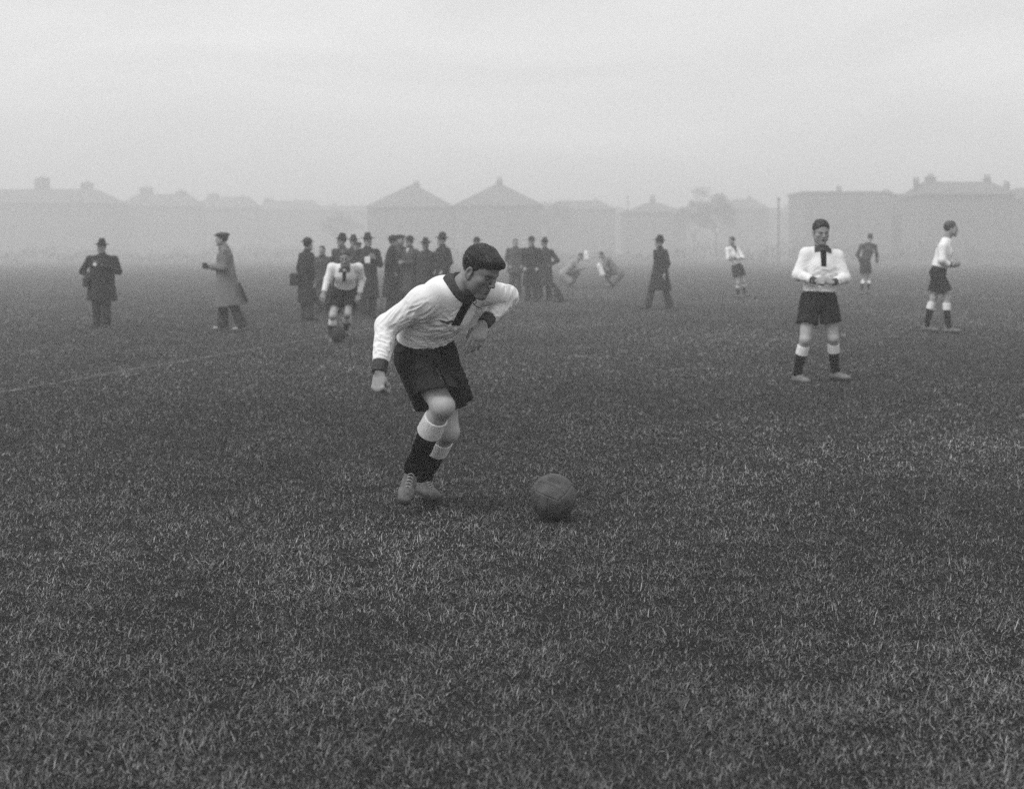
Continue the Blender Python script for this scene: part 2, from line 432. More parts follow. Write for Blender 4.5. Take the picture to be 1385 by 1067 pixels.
# ------------------------------------------------------------------ boot (ankle above origin, toe +Y, ground z=0)
def boot_fields(h, X, tall=.135):
    s, R = X.s, X.R; F = Field(h); G = Field(h)
    def C(F, a, b, ra, rb, k, **kw): F.add(Cone(X(a), X(b), np.array(ra) * s, np.array(rb) * s, side=R[:, 0], **kw), k * s)
    C(F, (0, -.012, .06), (0, -.015, tall), (.036, .046), (.037, .044), 0, flat1=True)
    C(F, (0, -.030, .040), (0, .060, .042), (.034, .032), (.036, .030), .02)
    C(F, (0, .045, .052), (0, .125, .040), (.030, .030), (.036, .026), .03)
    C(F, (.003, .120, .038), (.003, .165, .038), (.044, .028), (.036, .026), .02)
    C(F, (0, .0, .085), (0, .07, .062), (.028, .022), (.026, .018), .02)
    F.sub(Cone(X((0, -.014, tall - .012)), X((0, -.015, tall + .05)), np.array((.031, .039)) * s, np.array((.031, .039)) * s, side=R[:, 0], flat0=True), .003)
    F.sub(Box(X((0, .05, -.03)), V(.2, .3, .045) * s, R), .003)
    for a, b, ra, rb in (((0, -.040, .012), (0, .03, .012), (.036, .009), (.032, .009)), ((0, .03, .012), (.003, .12, .012), (.032, .008), (.048, .008)), ((.003, .12, .012), (.003, .168, .014), (.048, .008), (.036, .008))):
        C(G, a, b, ra, rb, .008)
    for x, y in ((-.022, -.04), (.022, -.04), (-.03, .11), (.034, .11), (-.018, .165), (.024, .165)):
        C(G, (x, y, .010), (x, y, -.008), (.009, .009), (.007, .007), .002, flat1=True)
    return F, G
def tube(pts, r, n=6):
    pts = np.array(pts, float); T = np.gradient(pts, axis=0); vs = []
    for p, t in zip(pts, T):
        t = nrm(t); a = nrm(np.cross(t, V(.1, .3, .95))); b = np.cross(t, a)
        vs += [p + r * (cos(2 * pi * i / n) * a + sin(2 * pi * i / n) * b) for i in range(n)]
    f = [(k * n + i, k * n + (i + 1) % n, (k + 1) * n + (i + 1) % n, (k + 1) * n + i) for k in range(len(pts) - 1) for i in range(n)]
    return np.array(vs), np.array(f)
def boot_laces(X, rows=6):
    ms = []
    for i in range(rows):
        t = i / (rows - 1); y = .115 - .080 * t; z = .066 + .042 * t + .006
        for q in (1, -1):
            pts = [X((q * (-.018 + .036 * u), y - .012 * u, z + .006 * sin(pi * u) - .006 * abs(u - .5))) for u in np.linspace(0, 1, 7)]
            ms.append(tube(pts, .0022 * X.s, 5))
    return cat(*ms)[:2]

# coarse copies for distant people, built once and moved as vertices
_cache = {}
def cached(key):
    if key not in _cache:
        I = Xf((0, 0, 0), (0, 1, 0))
        if key == 'head':
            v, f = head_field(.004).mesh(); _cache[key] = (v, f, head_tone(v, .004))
        elif key == 'hair':
            v, f = hair_field(.004, quiff=.0, thick=1).mesh(); _cache[key] = (v, f, np.ones(len(v)))
        elif key.startswith('hand_'):
            v, f = hand_field(.0035, I, CURL[key[5:]]).mesh(); _cache[key] = (v, f, np.ones(len(v)) * .85)
        elif key in ('boot', 'sole'):
            a, b = boot_fields(.006 if key == 'boot' else .004, I); _cache[key] = (a if key == 'boot' else b).mesh()
        else: _cache[key] = hat_mesh(key)
    return _cache[key]

# ------------------------------------------------------------------ a footballer from joints
def add_limb(F, pts, radii, k=.012, **kw):
    for i in range(len(pts) - 1): F.add(Cone(pts[i], pts[i + 1], radii[i], radii[i + 1], **kw), k)
def leg_shape(F, hip, knee, ank, s, k=.02):
    fw = V(0, 0, 0); m = hip + (knee - hip) * .45; c = knee + (ank - knee) * .30; c2 = knee + (ank - knee) * .68
    back = nrm(np.cross(nrm(knee - hip), nrm(ank - knee)) + 1e-6)
    bend = nrm((hip - knee) / np.linalg.norm(hip - knee) + (ank - knee) / np.linalg.norm(ank - knee) + V(0, 1e-3, 0))   # towards the back of the knee
    if np.linalg.norm((hip - knee) / np.linalg.norm(hip - knee) + (ank - knee) / np.linalg.norm(ank - knee)) < .15: bend = V(0, 0, 0)
    add_limb(F, [hip, m, knee], [.082 * s, .074 * s, .056 * s], k)
    F.add(Ell(knee - bend * .006 * s, .050 * s), k)
    F.add(Ell(knee - bend * .022 * s - nrm(hip - knee) * .01, .032 * s), .03)           # kneecap
    add_limb(F, [knee, c + bend * .010 * s, c2, ank], [.050 * s, .0525 * s, .041 * s, .035 * s], k)

def footballer(name, J, h=.008, hb=.004, s=1., label='', group=None, head_dir=(0, -1, 0), head_up=(0, 0, 1), hs=1., hands=('relax', 'relax'),
               hand_dir=(None, None), hand_up=(None, None), toe=((0, -1, 0), (0, -1, 0)), foot_up=((0, 0, 1), (0, 0, 1)), fine=False, jersey='jersey',
               collar=True, cuffs=True, boot='boot', jfold=None, sfold=None, hem=.03, hem_out=0., sock_r=1., short_cut=(None, None), short_len=(.62, .62), sleeves=True, torso_r=1., socks=True, quiff=0, extra=(), extra_s=(), sub_s=(), fine_head=False):
    J = {k: np.asarray(v, float) for k, v in J.items()}
    side = nrm(J['shR'] - J['shL']); pel = .5 * (J['hipL'] + J['hipR']); neck = J['neck']; hside = nrm(J['hipR'] - J['hipL'])
    up = nrm(neck - pel); fwd = nrm(np.cross(up, side))
    base = V(*(.5 * (J['ankL'] + J['ankR']))); base[2] = 0
    def put(nm, m, mt, parent, **kw): return link(nm, make_mesh(nm, m[0] - base, m[1], mt, *m[2:3]), parent, **kw)
    chest = pel + (neck - pel) * .72; waist = pel + (neck - pel) * .30
    if 'chest' in J: chest = J['chest']
    if 'waist' in J: waist = J['waist']
    HX = Xf(J['head'], head_dir, head_up, 1.03 * s * hs)
    # body: one continuous figure under the clothes
    B = Field(h)
    B.add(Cone(pel, waist, (.150 * s, .105 * s), (.125 * s, .095 * s), side=hside), .03)
    B.add(Cone(waist, chest, (.125 * s, .095 * s), (.150 * s, .105 * s), side=side), .03)
    B.add(Cone(chest, neck - up * .04, (.150 * s, .100 * s), (.08 * s, .07 * s), side=side), .03)
    nb = HX((0, -.022, -.062)); B.add(Cone(neck - up * .04, nb, (.066 * s, .066 * s), (.055 * s * hs, .058 * s * hs), side=side), .02)
    for q in 'LR':
        B.add(Cone(J['sh' + q], neck - up * .03, .05 * s, .05 * s), .03)
        add_limb(B, [J['sh' + q], J['el' + q]], [.048 * s, .038 * s]); add_limb(B, [J['el' + q], J['wr' + q]], [.038 * s, .025 * s])
        leg_shape(B, J['hip' + q], J['knee' + q], J['ank' + q], s)
        i_ = int(q == 'R'); fx = Xf(J['ank' + q] - nrm(foot_up[i_]) * .10 * s, toe[i_], foot_up[i_], s); B.add(Cone(fx((0, -.01, .10)), fx((0, -.01, .05)), .028 * s, .024 * s), .01); B.add(Cone(fx((0, 0, .045)), fx((0, .12, .035)), .022 * s, .018 * s), .01)
    parts = []
    if fine or fine_head:
        Hf = head_field(.0019 if fine else .003, HX); Hf.add(Cone(neck - up * .03, nb, (.066 * s, .068 * s), (.054 * s * hs, .060 * s * hs), side=side), .022 * s)
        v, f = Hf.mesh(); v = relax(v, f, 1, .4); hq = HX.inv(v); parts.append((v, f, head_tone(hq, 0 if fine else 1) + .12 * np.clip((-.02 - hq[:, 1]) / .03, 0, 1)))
    else:
        parts.append(HX.mesh(cached('head')))
    v, f = B.mesh(); tn = np.full(len(v), 1.); tn[np.linalg.norm(v - nb, axis=1) < .16] = .68; parts.append((v, f, tn))
    for i, q in enumerate('LR'):
        d = nrm(J['wr' + q] - J['el' + q]) if hand_dir[i] is None else nrm(hand_dir[i])
        u = fwd if hand_up[i] is None else hand_up[i]
        X = Xf(J['wr' + q], d, u, s * .98, mirror=(q == 'R'))
        if fine:
            v, f = hand_field(.0018, X, CURL[hands[i]], spread=.02 if hands[i] == 'open' else .05, thumb=.9 if hands[i] == 'fist' else .5).mesh(); parts.append((v, f, np.full(len(v), .82)))
        else: parts.append(X.mesh(cached('hand_' + hands[i])))
    v, f, tn = cat(*parts)
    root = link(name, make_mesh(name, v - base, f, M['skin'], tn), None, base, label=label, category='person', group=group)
    # hair
    if fine or fine_head:
        v, f = hair_field(.0019 if fine else .003, HX, 1 if fine else 0, 1).mesh(); v = relax(v, f, 2, .5); v = comb(v, f, HX, .0085 * s)
        def clipped(vv):   # short sides and nape, where the scalp shows through
            q_ = HX.inv(vv); sd_ = np.clip((np.hypot(q_[:, 0] * 1.25, np.minimum(q_[:, 1], 0)) - .055) / .025, 0, 1); return 1 + 1.3 * sd_ * np.clip((.045 - q_[:, 2]) / .06, 0, 1)
        st = strands((v, f), HX, 2600 if fine else 900)
        ho = put('hair', (v, f, clipped(v)), M['hair'], root); put('loose_locks', (st[0], st[1], st[2] * clipped(st[0])), M['hair'], ho)
    else: put('hair', HX.mesh(cached('hair')), M['hair'], root)
    # jersey
    Jf = Field(hb); e = .014 * s * torso_r
    hm = waist + (pel - waist) * hem * 10
    Jf.add(Cone(hm, waist, (.150 * s + e, .112 * s + e + hem_out), (.140 * s + e, .104 * s + e), side=hside, flat0=True), .03)
    Jf.add(Cone(waist, chest, (.140 * s + e, .104 * s + e), (.158 * s + e, .112 * s + e), side=side), .03)
    Jf.add(Cone(chest, neck - up * .045, (.158 * s + e, .112 * s + e), (.085 * s + e, .068 * s + e), side=side), .03)
    for q in 'LR':
        Jf.add(Cone(J['sh' + q], neck - up * .045, .060 * s + e * .4, .062 * s + e * .3), .05)
        sE, wE = J['el' + q], J['wr' + q]; end = sE + (wE - sE) * (.80 if cuffs else .92)
        if not sleeves: end = sE + (wE - sE) * .05
        add_limb(Jf, [J['sh' + q], sE], [.062 * s, .058 * s], .05)
        Jf.add(Cone(sE, end, .055 * s, .041 * s, flat1=True), .02)
    for x_ in extra: Jf.add(x_, .05)
    Jf.sub(Cone(neck - up * .05, neck + up * .1 + (nb - neck) * .4, (.062 * s, .058 * s), (.068 * s, .070 * s), side=side), .006)
    Jf.run(); v, f = Jf.mesh()
    if jfold is not None:
        v = folds(v, f, jfold)
    v = relax(v, f, 1, .3); jmesh = (v, f); put('jersey', jmesh, M[jersey], root)
    if collar:
        # the dark open neck panel and the turned down collar
        cf = neck + (fwd * .065 - up * .015) * s
        if 'panel0' in J: a, b = J['panel0'], J['panel1']
        else: a, b = cf, cf + (-up * .17 + fwd * .045) * s
        jv, jf_ = jmesh; sd_ = nrm(side - nrm(b - a) * side.dot(nrm(b - a))); outw = nrm(np.cross(sd_, nrm(b - a))); outw = outw if outw.dot(fwd) > 0 else -outw
        if fine: outw = nrm(V(.35, -1, .1))
        wdt = .062 * s
        v, f = drape(jmesh, lambda u, t: a + (b - a) * t + sd_ * ((u - .5) * wdt * (1 - .15 * t)) + outw * .25, -outw, 10, 22, .003)
        o = put('neck_panel', (v, f), M['panel'], root); md = o.modifiers.new('thickness', 'SOLIDIFY'); md.thickness = .005
        if not fine:
            for q_ in (1, -1):
                c00, c10, c11, c01 = [neck + side * q_ * x_ * s + up * z_ * s for x_, z_ in ((.028, .01), (.088, .005), (.088, -.060), (.022, -.045))]
                v, f = drape(jmesh, lambda u, t: (c00 * (1 - u) + c10 * u) * (1 - t) + (c01 * (1 - u) + c11 * u) * t + outw * .25, -outw, 8, 8, .006)
                put('collar_point', (v, f if q_ < 0 else f[:, ::-1]), M['dark_trim'], root)
        C = Field(hb if not fine else .003)
        ax = nrm(nb - neck + up * .04)
        c0 = neck - ax * .030 + fwd * .006 * s; c1 = neck + ax * .028
        C.add(Cone(c0, c1, (.096 * s, .090 * s), (.074 * s, .076 * s), side=side, flat0=True, flat1=True), 0)
        C.sub(Cone(c0 - ax * .03, c1 + ax * .001, (.080 * s, .076 * s), (.066 * s, .068 * s), side=side, flat0=True, flat1=False), .003)
        g = Jf.shell(.007 * s, Cone(neck - ax * .10, neck + ax * .12, ((.100 if fine else .078) * s, (.100 if fine else .078) * s), ((.097 if fine else .075) * s, (.094 if fine else .08) * s), side=side, flat0=True)); v2, f2 = g.mesh()
        v, f = C.mesh(); v = relax(v, f, 2, .5); v, f, _ = cat((v, f), (v2, f2))
        put('collar', (v, f), M['dark_trim'], root)
    if cuffs:
        for q in 'LR':
            a = J['el' + q] + (J['wr' + q] - J['el' + q]) * .77; b = J['el' + q] + (J['wr' + q] - J['el' + q]) * 1.03
            C = Field(hb if not fine else .003); C.add(Cone(a, b, .0375 * s, .0355 * s, flat0=True, flat1=True), 0)
            v, f = C.mesh(); v = relax(v, f, 1)
            if fine: v = folds(v, f, [(b, .2, nrm(b - a), .006, .2, .0012)])
            put('cuff', (v, f), M['dark_trim'], root)
    # shorts
    S = Field(hb)
    top = waist + (pel - waist) * .25
    S.add(Cone(top, pel, (.140 * s, .108 * s), (.162 * s, .122 * s), side=hside, flat0=True), .03)
    S.add(Ell(pel - fwd * .02, (.155 * s, .12 * s, .10 * s), np.stack([hside, nrm(np.cross(up, hside)), up], 1)), .03)
    inner = []
    for x_ in extra_s: S.add(x_, .02)
    for i, q in enumerate('LR'):
        hp, kn = J['hip' + q], J['knee' + q]; ln = short_len[i]; en = hp + (kn - hp) * ln; cuts = ()
        if short_cut[i] is not None:
            c, n = short_cut[i]; cuts = ((c, nrm(n)),); en = hp + (kn - hp) * (ln + .25)
        S.add(Cone(hp, en, (.098 * s, .100 * s), (.108 * s, .116 * s), side=hside, flat1=True, cuts=cuts), .008)
        inner.append(Cone(hp + (kn - hp) * .35, en + (kn - hp) * .2, (.080 * s, .080 * s), (.106 * s, .114 * s), side=hside, flat1=True))
    for c in inner: S.sub(c, .003)
    for c in sub_s: S.sub(c, .02)
    v, f = S.mesh()
    if sfold is not None: v = folds(v, f, sfold, 5.)
    put('shorts', (relax(v, f, 1, .3), f), M['shorts'], root)
    # socks and boots
    for i, q in enumerate('LR'):
        kn, an = J['knee' + q], J['ank' + q]; hp = J['hip' + q]
        d = an - kn; Lg = np.linalg.norm(d)
        if socks:
            K = Field(hb if not fine else .004); t0 = .24
            dd = nrm((hp - kn) / np.linalg.norm(hp - kn) + d / Lg) * .010 * s
            add_limb(K, [kn + d * t0 + dd, kn + d * .36 + dd, kn + d * .68, an, an + nrm(toe[i]) * .02], [.0545 * s, .0560 * s, .046 * s, .041 * s, .04 * s], .02)
            K.sub(Ell(kn + d * t0 - d / Lg * .062 * s + dd, .067 * s), .003)
            v, f = K.mesh()
            if fine: v = folds(v, f, [(kn + d * .6, .5, d, .012, .3, .0015), (an, .14, np.cross(d, V(.4, .5, .2)), .016, .1, .003)], 3.)
            o = put('sock', (v, f), M['sock'], root)
            K2 = Field(hb if not fine else .003)
            a, b = kn + d * (t0 - .055) + dd, kn + d * (t0 + (.20 if sock_r == 1 else sock_r)) + dd
            K2.add(Cone(a, b, .0595 * s, .0640 * s, flat0=True, flat1=True), 0)
            v, f = K2.mesh(); v = relax(v, f, 2)
            if fine: v = folds(v, f, [(a, .4, d, .010, .3, .0006)], 9.)
            put('sock_top', (v, f), M['sock_top'], o)
        X = Xf(an - nrm(foot_up[i]) * .10 * s, toe[i], foot_up[i], s * (.94 if fine else 1))
        if fine:
            a, b = boot_fields(.0025, X); v, f = a.mesh(); v = folds(v, f, [(X((0, .06, .07)), .09, X.R[:, 0], .012, .08, .003)], 2.)
            o = put('boot', (v, f), M[boot], root); put('sole', b.mesh(), M['sole'], o); put('lace', boot_laces(X), M['lace'], o)
        else:
            o = put('boot', X.mesh(cached('boot')), M[boot], root); put('sole', X.mesh(cached('sole')), M['sole'], o)
    return root, base, HX, jmesh

# ================================================================== THE PLACE
# ------------------------------------------------------------------ camera
cam = bpy.data.cameras.new('camera'); co = bpy.data.objects.new('camera', cam); COL.objects.link(co); scene.camera = co
co.location = (0, 0, CAMH); co.rotation_euler = (pi / 2, 0, 0)
cam.sensor_width = 36; cam.lens = 36 * F_PX / 1385; cam.shift_y = -(533.5 - YH) / 1385
cam.clip_start = .05; cam.clip_end = 3000
cam.dof.use_dof = True; cam.dof.focus_distance = 5.4; cam.dof.aperture_fstop = 3.1

# ------------------------------------------------------------------ the striding player in front
fd = nrm(V(.76, -.58, -.58)); fu = nrm(V(.50, -.32, .80))
J0 = dict(head=P(648, 366.5, 6.12), neck=P(624, 388, 6.22), shR=P(575, 406, 6.12), elR=P(523, 441, 6.22), wrR=P(513, 502, 6.08),
          shL=P(653, 394, 6.36), elL=P(686, 401, 6.58), wrL=P(655, 437, 6.38),
          hipR=P(560, 480, 6.42), hipL=P(592, 480, 6.53), kneeR=P(599, 549, 6.14), ankR=P(559, 631, 6.40),
          kneeL=P(606, 583, 6.42), ankL=P(572, 644, 6.66), chest=P(601, 416, 6.30), waist=P(578, 442, 6.40),
          panel0=P(641, 400, 6.13), panel1=P(617, 440, 6.20))
jf = [(P(594, 447, 6.25), .24, V(1, -.3, -.25), .020, .15, .009), (P(630, 444, 6.22), .16, V(1, -.3, .3), .022, .12, .006),
      (P(572, 425, 6.1), .13, V(.8, -.3, .55), .015, .10, .009), (P(545, 428, 6.15), .20, V(-.75, .1, -.6), .020, .16, .006),
      (P(518, 465, 6.1), .15, V(1, 0, -.5), .016, .07, .008), (P(685, 405, 6.5), .14, V(-.3, -.5, -.8), .018, .09, .015), (P(672, 425, 6.4), .12, V(.8, 0, .5), .013, .08, .006)]
sf = [(P(560, 485, 6.3), .24, V(1, -.2, .35), .026, .16, .016), (P(585, 500, 6.2), .18, V(1, -.3, .6), .030, .16, .008), (P(612, 495, 6.45), .24, V(.5, 0, -.8), .028, .16, .016), (P(622, 530, 6.4), .2, V(1, 0, .3), .03, .14, .012), (P(568, 530, 6.3), .12, V(.5, 0, -.8), .02, .14, .008)]
def plane(a, b, c, toward):
    n = nrm(np.cross(b - a, c - a)); return (a, n if n.dot(toward) > 0 else -n)
cR = plane(P(601, 517, 6.02), P(567, 559, 6.36), P(619, 548, 6.24), J0['kneeR'] - J0['hipR']); cL = plane(P(616, 553, 6.35), P(637, 546, 6.45), P(625, 545, 6.62), J0['kneeL'] - J0['hipL'])
root, base, HX, Jm = footballer('person', J0, h=.006, hb=.004, s=1.02, fine=True,
    label='footballer in white jersey bending forward in mid stride towards the ball in front of him',
    head_dir=fd, head_up=fu, hs=.98, hands=('open', 'fist'), hand_dir=(P(637, 478, 6.30) - P(655, 440, 6.38), P(511, 530, 6.05) - P(514, 496, 6.08)),
    hand_up=(V(.1, -1, .1), V(-.55, -.8, 0)), toe=(V(.55, -.8, -.10), V(-.10, -.85, -.50)), foot_up=(V(0.2, 0, 1), V(.25, -.35, .9)),
    jfold=jf, sfold=sf, short_cut=(cL, cR), short_len=(.62, .72), extra=[Ell(P(602, 397, 6.32), (.10, .10, .085)), Cone(P(598, 399, 6.28), P(570, 411, 6.15), .080, .062)],
    sub_s=[Cone(P(589, 494, 6.24), P(626, 558, 6.10), (.006, .065), (.010, .055), side=V(1, 0, .6))],
    extra_s=[Cone(P(556, 488, 6.44), P(575, 552, 6.34), .085, .052, flat1=True, cuts=(cR,)), Cone(P(600, 488, 6.5), P(624, 545, 6.45), (.07, .10), (.065, .10), flat1=True, cuts=(cL,))], sock_r=.18)
# club badge and the loose collar lace
def put(nm, m, mt, parent, b=base): return link(nm, make_mesh(nm, m[0] - b, m[1], mt, *m[2:3]), parent)
bc = P(601, 440, 5.9); bms = []
for x0, z0, x1, z1, wd_ in ((-.036, .010, -.006, .001, .006), (-.030, .004, -.006, -.002, .005), (.006, -.002, .036, .004, .006), (.006, .003, .028, .007, .004), (-.008, -.004, .010, -.005, .014)):
    bms.append(drape(Jm, lambda u, t: bc + V(x0 + (x1 - x0) * t, 0, z0 + (z1 - z0) * t + (u - .5) * wd_), V(0, 1, 0), 3, 6, .0035))
put('badge', cat(*bms)[:2], M['dark_trim'], root)
lp = [P(640, 403, 6.10), P(638, 408, 6.05), P(641, 412, 6.04), P(645, 409, 6.05), P(643, 405, 6.07), P(639, 409, 6.05), P(645, 415, 6.05), P(652, 418, 6.06)]
put('collar_lace', tube(np.array([lp[min(i, 6)] * (1 - t) + lp[min(i, 6) + 1] * t for i in range(7) for t in (0, .33, .66)] + [lp[-1]]), .0022), M['black'], root)

# ------------------------------------------------------------------ leather footballs
def make_ball(center, r, label, rot=(0.3, .5, .2), n=90):
    from mathutils import Euler
    vs, fs = [], []
    g = np.tan(np.linspace(-pi / 4, pi / 4, n))
    for ax in range(3):
        for sg in (1, -1):
            a, b = np.meshgrid(g, g, indexing='ij'); p = np.zeros(a.shape + (3,)); p[..., ax] = sg; p[..., (ax + 1) % 3] = a * sg; p[..., (ax + 2) % 3] = b
            u = np.arctan(a) / (pi / 4); w = np.arctan(b) / (pi / 4)
            d = np.minimum(1 - np.abs(u), 1 - np.abs(w)); d = np.minimum(d, np.abs(np.abs(u) - .34))
            p /= np.linalg.norm(p, axis=2)[..., None]
            gr = np.exp(-(d / .032) ** 2)
            bulge = .004 * fbm(p * 3 + 5)
            p = p * (r * (1 - .030 * gr) + bulge * r * 2)[..., None]
            st = len(vs) * n * n; vs.append(p.reshape(-1, 3))
            i, j = np.meshgrid(np.arange(n - 1), np.arange(n - 1), indexing='ij'); k = (i * n + j).ravel() + st
            fs.append(np.stack([k, k + n, k + n + 1, k + 1], 1))
    R = np.array(Euler(rot).to_matrix()); v = np.concatenate(vs) @ R.T
    o = link('football', make_mesh('football', v, np.concatenate(fs), M['ball' if n > 50 else 'muddy_ball']), None, center, label=label, category='ball')
    lc = []
    for t in np.linspace(-.25, .25, 7):
        lc.append(tube([(R @ (nrm(V(q, t, 1)) * (r * 1.004))) for q in np.linspace(-.09, .09, 5)], .0028, 5))
    link('lace', make_mesh('lace', *cat(*lc)[:2], M['ball']), o)
    return o
BD = 6.19
ball = P(748.5, 672, BD); make_ball(ball, 31.0 / F_PX * BD, 'dark leather football on the grass in front of the striding player', (.35, -.5, .9))
BALL_C = ball

# ------------------------------------------------------------------ sky, light, air
w = bpy.data.worlds.new('World'); scene.world = w; w.use_nodes = True
nt = w.node_tree; N = nt.nodes.new; L = nt.links.new; bg = nt.nodes['Background']
SUN_EL, SUN_AZ = radians(52), radians(-125)
sky = N('ShaderNodeTexSky'); sky.sky_type = 'NISHITA'; sky.sun_disc = False; sky.sun_elevation = SUN_EL; sky.sun_rotation = SUN_AZ
sky.air_density = 1.0; sky.dust_density = 6.0
bw = N('ShaderNodeRGBToBW'); L(sky.outputs[0], bw.inputs[0])
tc = N('ShaderNodeTexCoord'); mp = N('ShaderNodeMapping'); mp.inputs['Scale'].default_value = (1.2, 1.2, 5.5); L(tc.outputs['Generated'], mp.inputs[0])
nz = N('ShaderNodeTexNoise'); nz.inputs['Scale'].default_value = 2.9; nz.inputs['Detail'].default_value = 6; nz.inputs['Distortion'].default_value = .6; L(mp.outputs[0], nz.inputs['Vector'])
mr = N('ShaderNodeMapRange'); mr.inputs[1].default_value = .25; mr.inputs[2].default_value = .75; mr.inputs[3].default_value = .88; mr.inputs[4].default_value = 1.12; L(nz.outputs[0], mr.inputs[0])
fl = N('ShaderNodeMath'); fl.operation = 'MULTIPLY_ADD'; fl.inputs[1].default_value = .22; fl.inputs[2].default_value = 5.4; L(bw.outputs[0], fl.inputs[0])   # a thick even cloud cover
mu = N('ShaderNodeMath'); mu.operation = 'MULTIPLY'; L(fl.outputs[0], mu.inputs[0]); L(mr.outputs[0], mu.inputs[1])
L(mu.outputs[0], bg.inputs['Color']); bg.inputs['Strength'].default_value = .10
sl = bpy.data.lights.new('sun', 'SUN'); sl.energy = 1.15; sl.angle = radians(24); sl.color = (1, 1, 1)
so = bpy.data.objects.new('sun', sl); COL.objects.link(so)
import mathutils
sd = mathutils.Vector((sin(SUN_AZ) * cos(SUN_EL), cos(SUN_AZ) * cos(SUN_EL), sin(SUN_EL)))
so.rotation_euler = sd.to_track_quat('Z', 'Y').to_euler()
scene.view_settings.view_transform = 'Standard'; scene.view_settings.look = 'None'; scene.view_settings.exposure = .62; scene.view_settings.gamma = 1
scene.cycles.volume_bounces = 3; scene.cycles.max_bounces = 8; scene.cycles.diffuse_bounces = 3; scene.cycles.glossy_bounces = 2
scene.cycles.use_denoising = False

def box_mesh(lo, hi):
    v = np.array([(x, y, z) for x in (lo[0], hi[0]) for y in (lo[1], hi[1]) for z in (lo[2], hi[2])], float)
    return v, np.array([(0, 1, 3, 2), (4, 6, 7, 5), (0, 4, 5, 1), (2, 3, 7, 6), (0, 2, 6, 4), (1, 5, 7, 3)])
hm = bpy.data.materials.new('fog'); hm.use_nodes = True; nt = hm.node_tree
for n_ in list(nt.nodes):
    if n_.type == 'BSDF_PRINCIPLED': nt.nodes.remove(n_)
pv = nt.nodes.new('ShaderNodeVolumePrincipled'); pv.inputs['Color'].default_value = (.95, .95, .95, 1); pv.inputs['Density'].default_value = .0064; pv.inputs['Anisotropy'].default_value = .2
nt.links.new(pv.outputs[0], nt.nodes['Material Output'].inputs['Volume'])
v, f = box_mesh((-330, -60, -1.2), (330, 470, 20)); link('haze', make_mesh('haze', v, f, hm, smooth=False), kind='stuff', label='pale autumn fog lying over the whole field')

# ------------------------------------------------------------------ ground, line, grass
def gp(px, py):
    D = F_PX * CAMH / (py - YH); return P(px, py, D)
A, Bq = gp(0, 531), gp(430, 457); ld = nrm(Bq - A); A0 = A - ld * 6; ln = nrm(np.cross(ld, V(0, 0, 1)))
def bare(x, y):      # large soft patches in the turf
    return fbm(np.stack([x * .35, y * .35, 0 * x + 3], -1), 3)
m, nt, b = new_mat('turf'); N = nt.nodes.new; L = nt.links.new
tc = N('ShaderNodeTexCoord'); ns = []
for sc_, lo, hi in ((.45, .75, 1.3), (9, .7, 1.3), (70, .45, 1.5)):
    n = N('ShaderNodeTexNoise'); n.inputs['Scale'].default_value = sc_; n.inputs['Detail'].default_value = 6; L(tc.outputs['Object'], n.inputs['Vector'])
    r = N('ShaderNodeMapRange'); r.inputs[1].default_value = .3; r.inputs[2].default_value = .7; r.inputs[3].default_value = lo; r.inputs[4].default_value = hi; L(n.outputs[0], r.inputs[0]); ns.append(r)
q = N('ShaderNodeMath'); q.operation = 'MULTIPLY'; L(ns[0].outputs[0], q.inputs[0]); L(ns[1].outputs[0], q.inputs[1])
q2 = N('ShaderNodeMath'); q2.operation = 'MULTIPLY'; L(q.outputs[0], q2.inputs[0]); L(ns[2].outputs[0], q2.inputs[1])
q3 = N('ShaderNodeMath'); q3.operation = 'MULTIPLY'; L(q2.outputs[0], q3.inputs[0]); q3.inputs[1].default_value = .034
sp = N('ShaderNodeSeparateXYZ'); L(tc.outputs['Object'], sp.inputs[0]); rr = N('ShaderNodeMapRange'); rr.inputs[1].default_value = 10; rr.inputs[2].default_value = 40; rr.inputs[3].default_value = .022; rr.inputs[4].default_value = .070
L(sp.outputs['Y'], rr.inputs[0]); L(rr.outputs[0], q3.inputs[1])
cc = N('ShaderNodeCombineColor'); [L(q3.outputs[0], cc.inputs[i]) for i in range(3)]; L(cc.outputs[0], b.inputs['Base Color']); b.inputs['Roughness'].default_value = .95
b.inputs['Specular IOR Level'].default_value = .1
bp = N('ShaderNodeBump'); bp.inputs['Distance'].default_value = .05; bp.inputs['Strength'].default_value = .6; L(ns[2].outputs[0], bp.inputs['Height']); L(bp.outputs[0], b.inputs['Normal'])
def height(x, y): return .05 * (vnoise(np.stack([x * .12, y * .12, 0 * x], -1)) - .5) * np.clip((np.hypot(x, y) - 30) / 30, 0, 1)
gx = np.concatenate([np.linspace(-320, -20, 40), np.linspace(-19, 19, 60), np.linspace(20, 320, 40)]); gy = np.concatenate([np.linspace(-50, -2, 10), np.linspace(0, 40, 80), np.linspace(42, 460, 60)])
X, Y = np.meshgrid(gx, gy, indexing='ij'); v = np.stack([X, Y, height(X, Y)], -1).reshape(-1, 3)
i, j = np.meshgrid(np.arange(len(gx) - 1), np.arange(len(gy) - 1), indexing='ij'); k = (i * len(gy) + j).ravel()
link('ground', make_mesh('ground', v, np.stack([k, k + len(gy), k + len(gy) + 1, k + 1], 1), m), kind='structure')
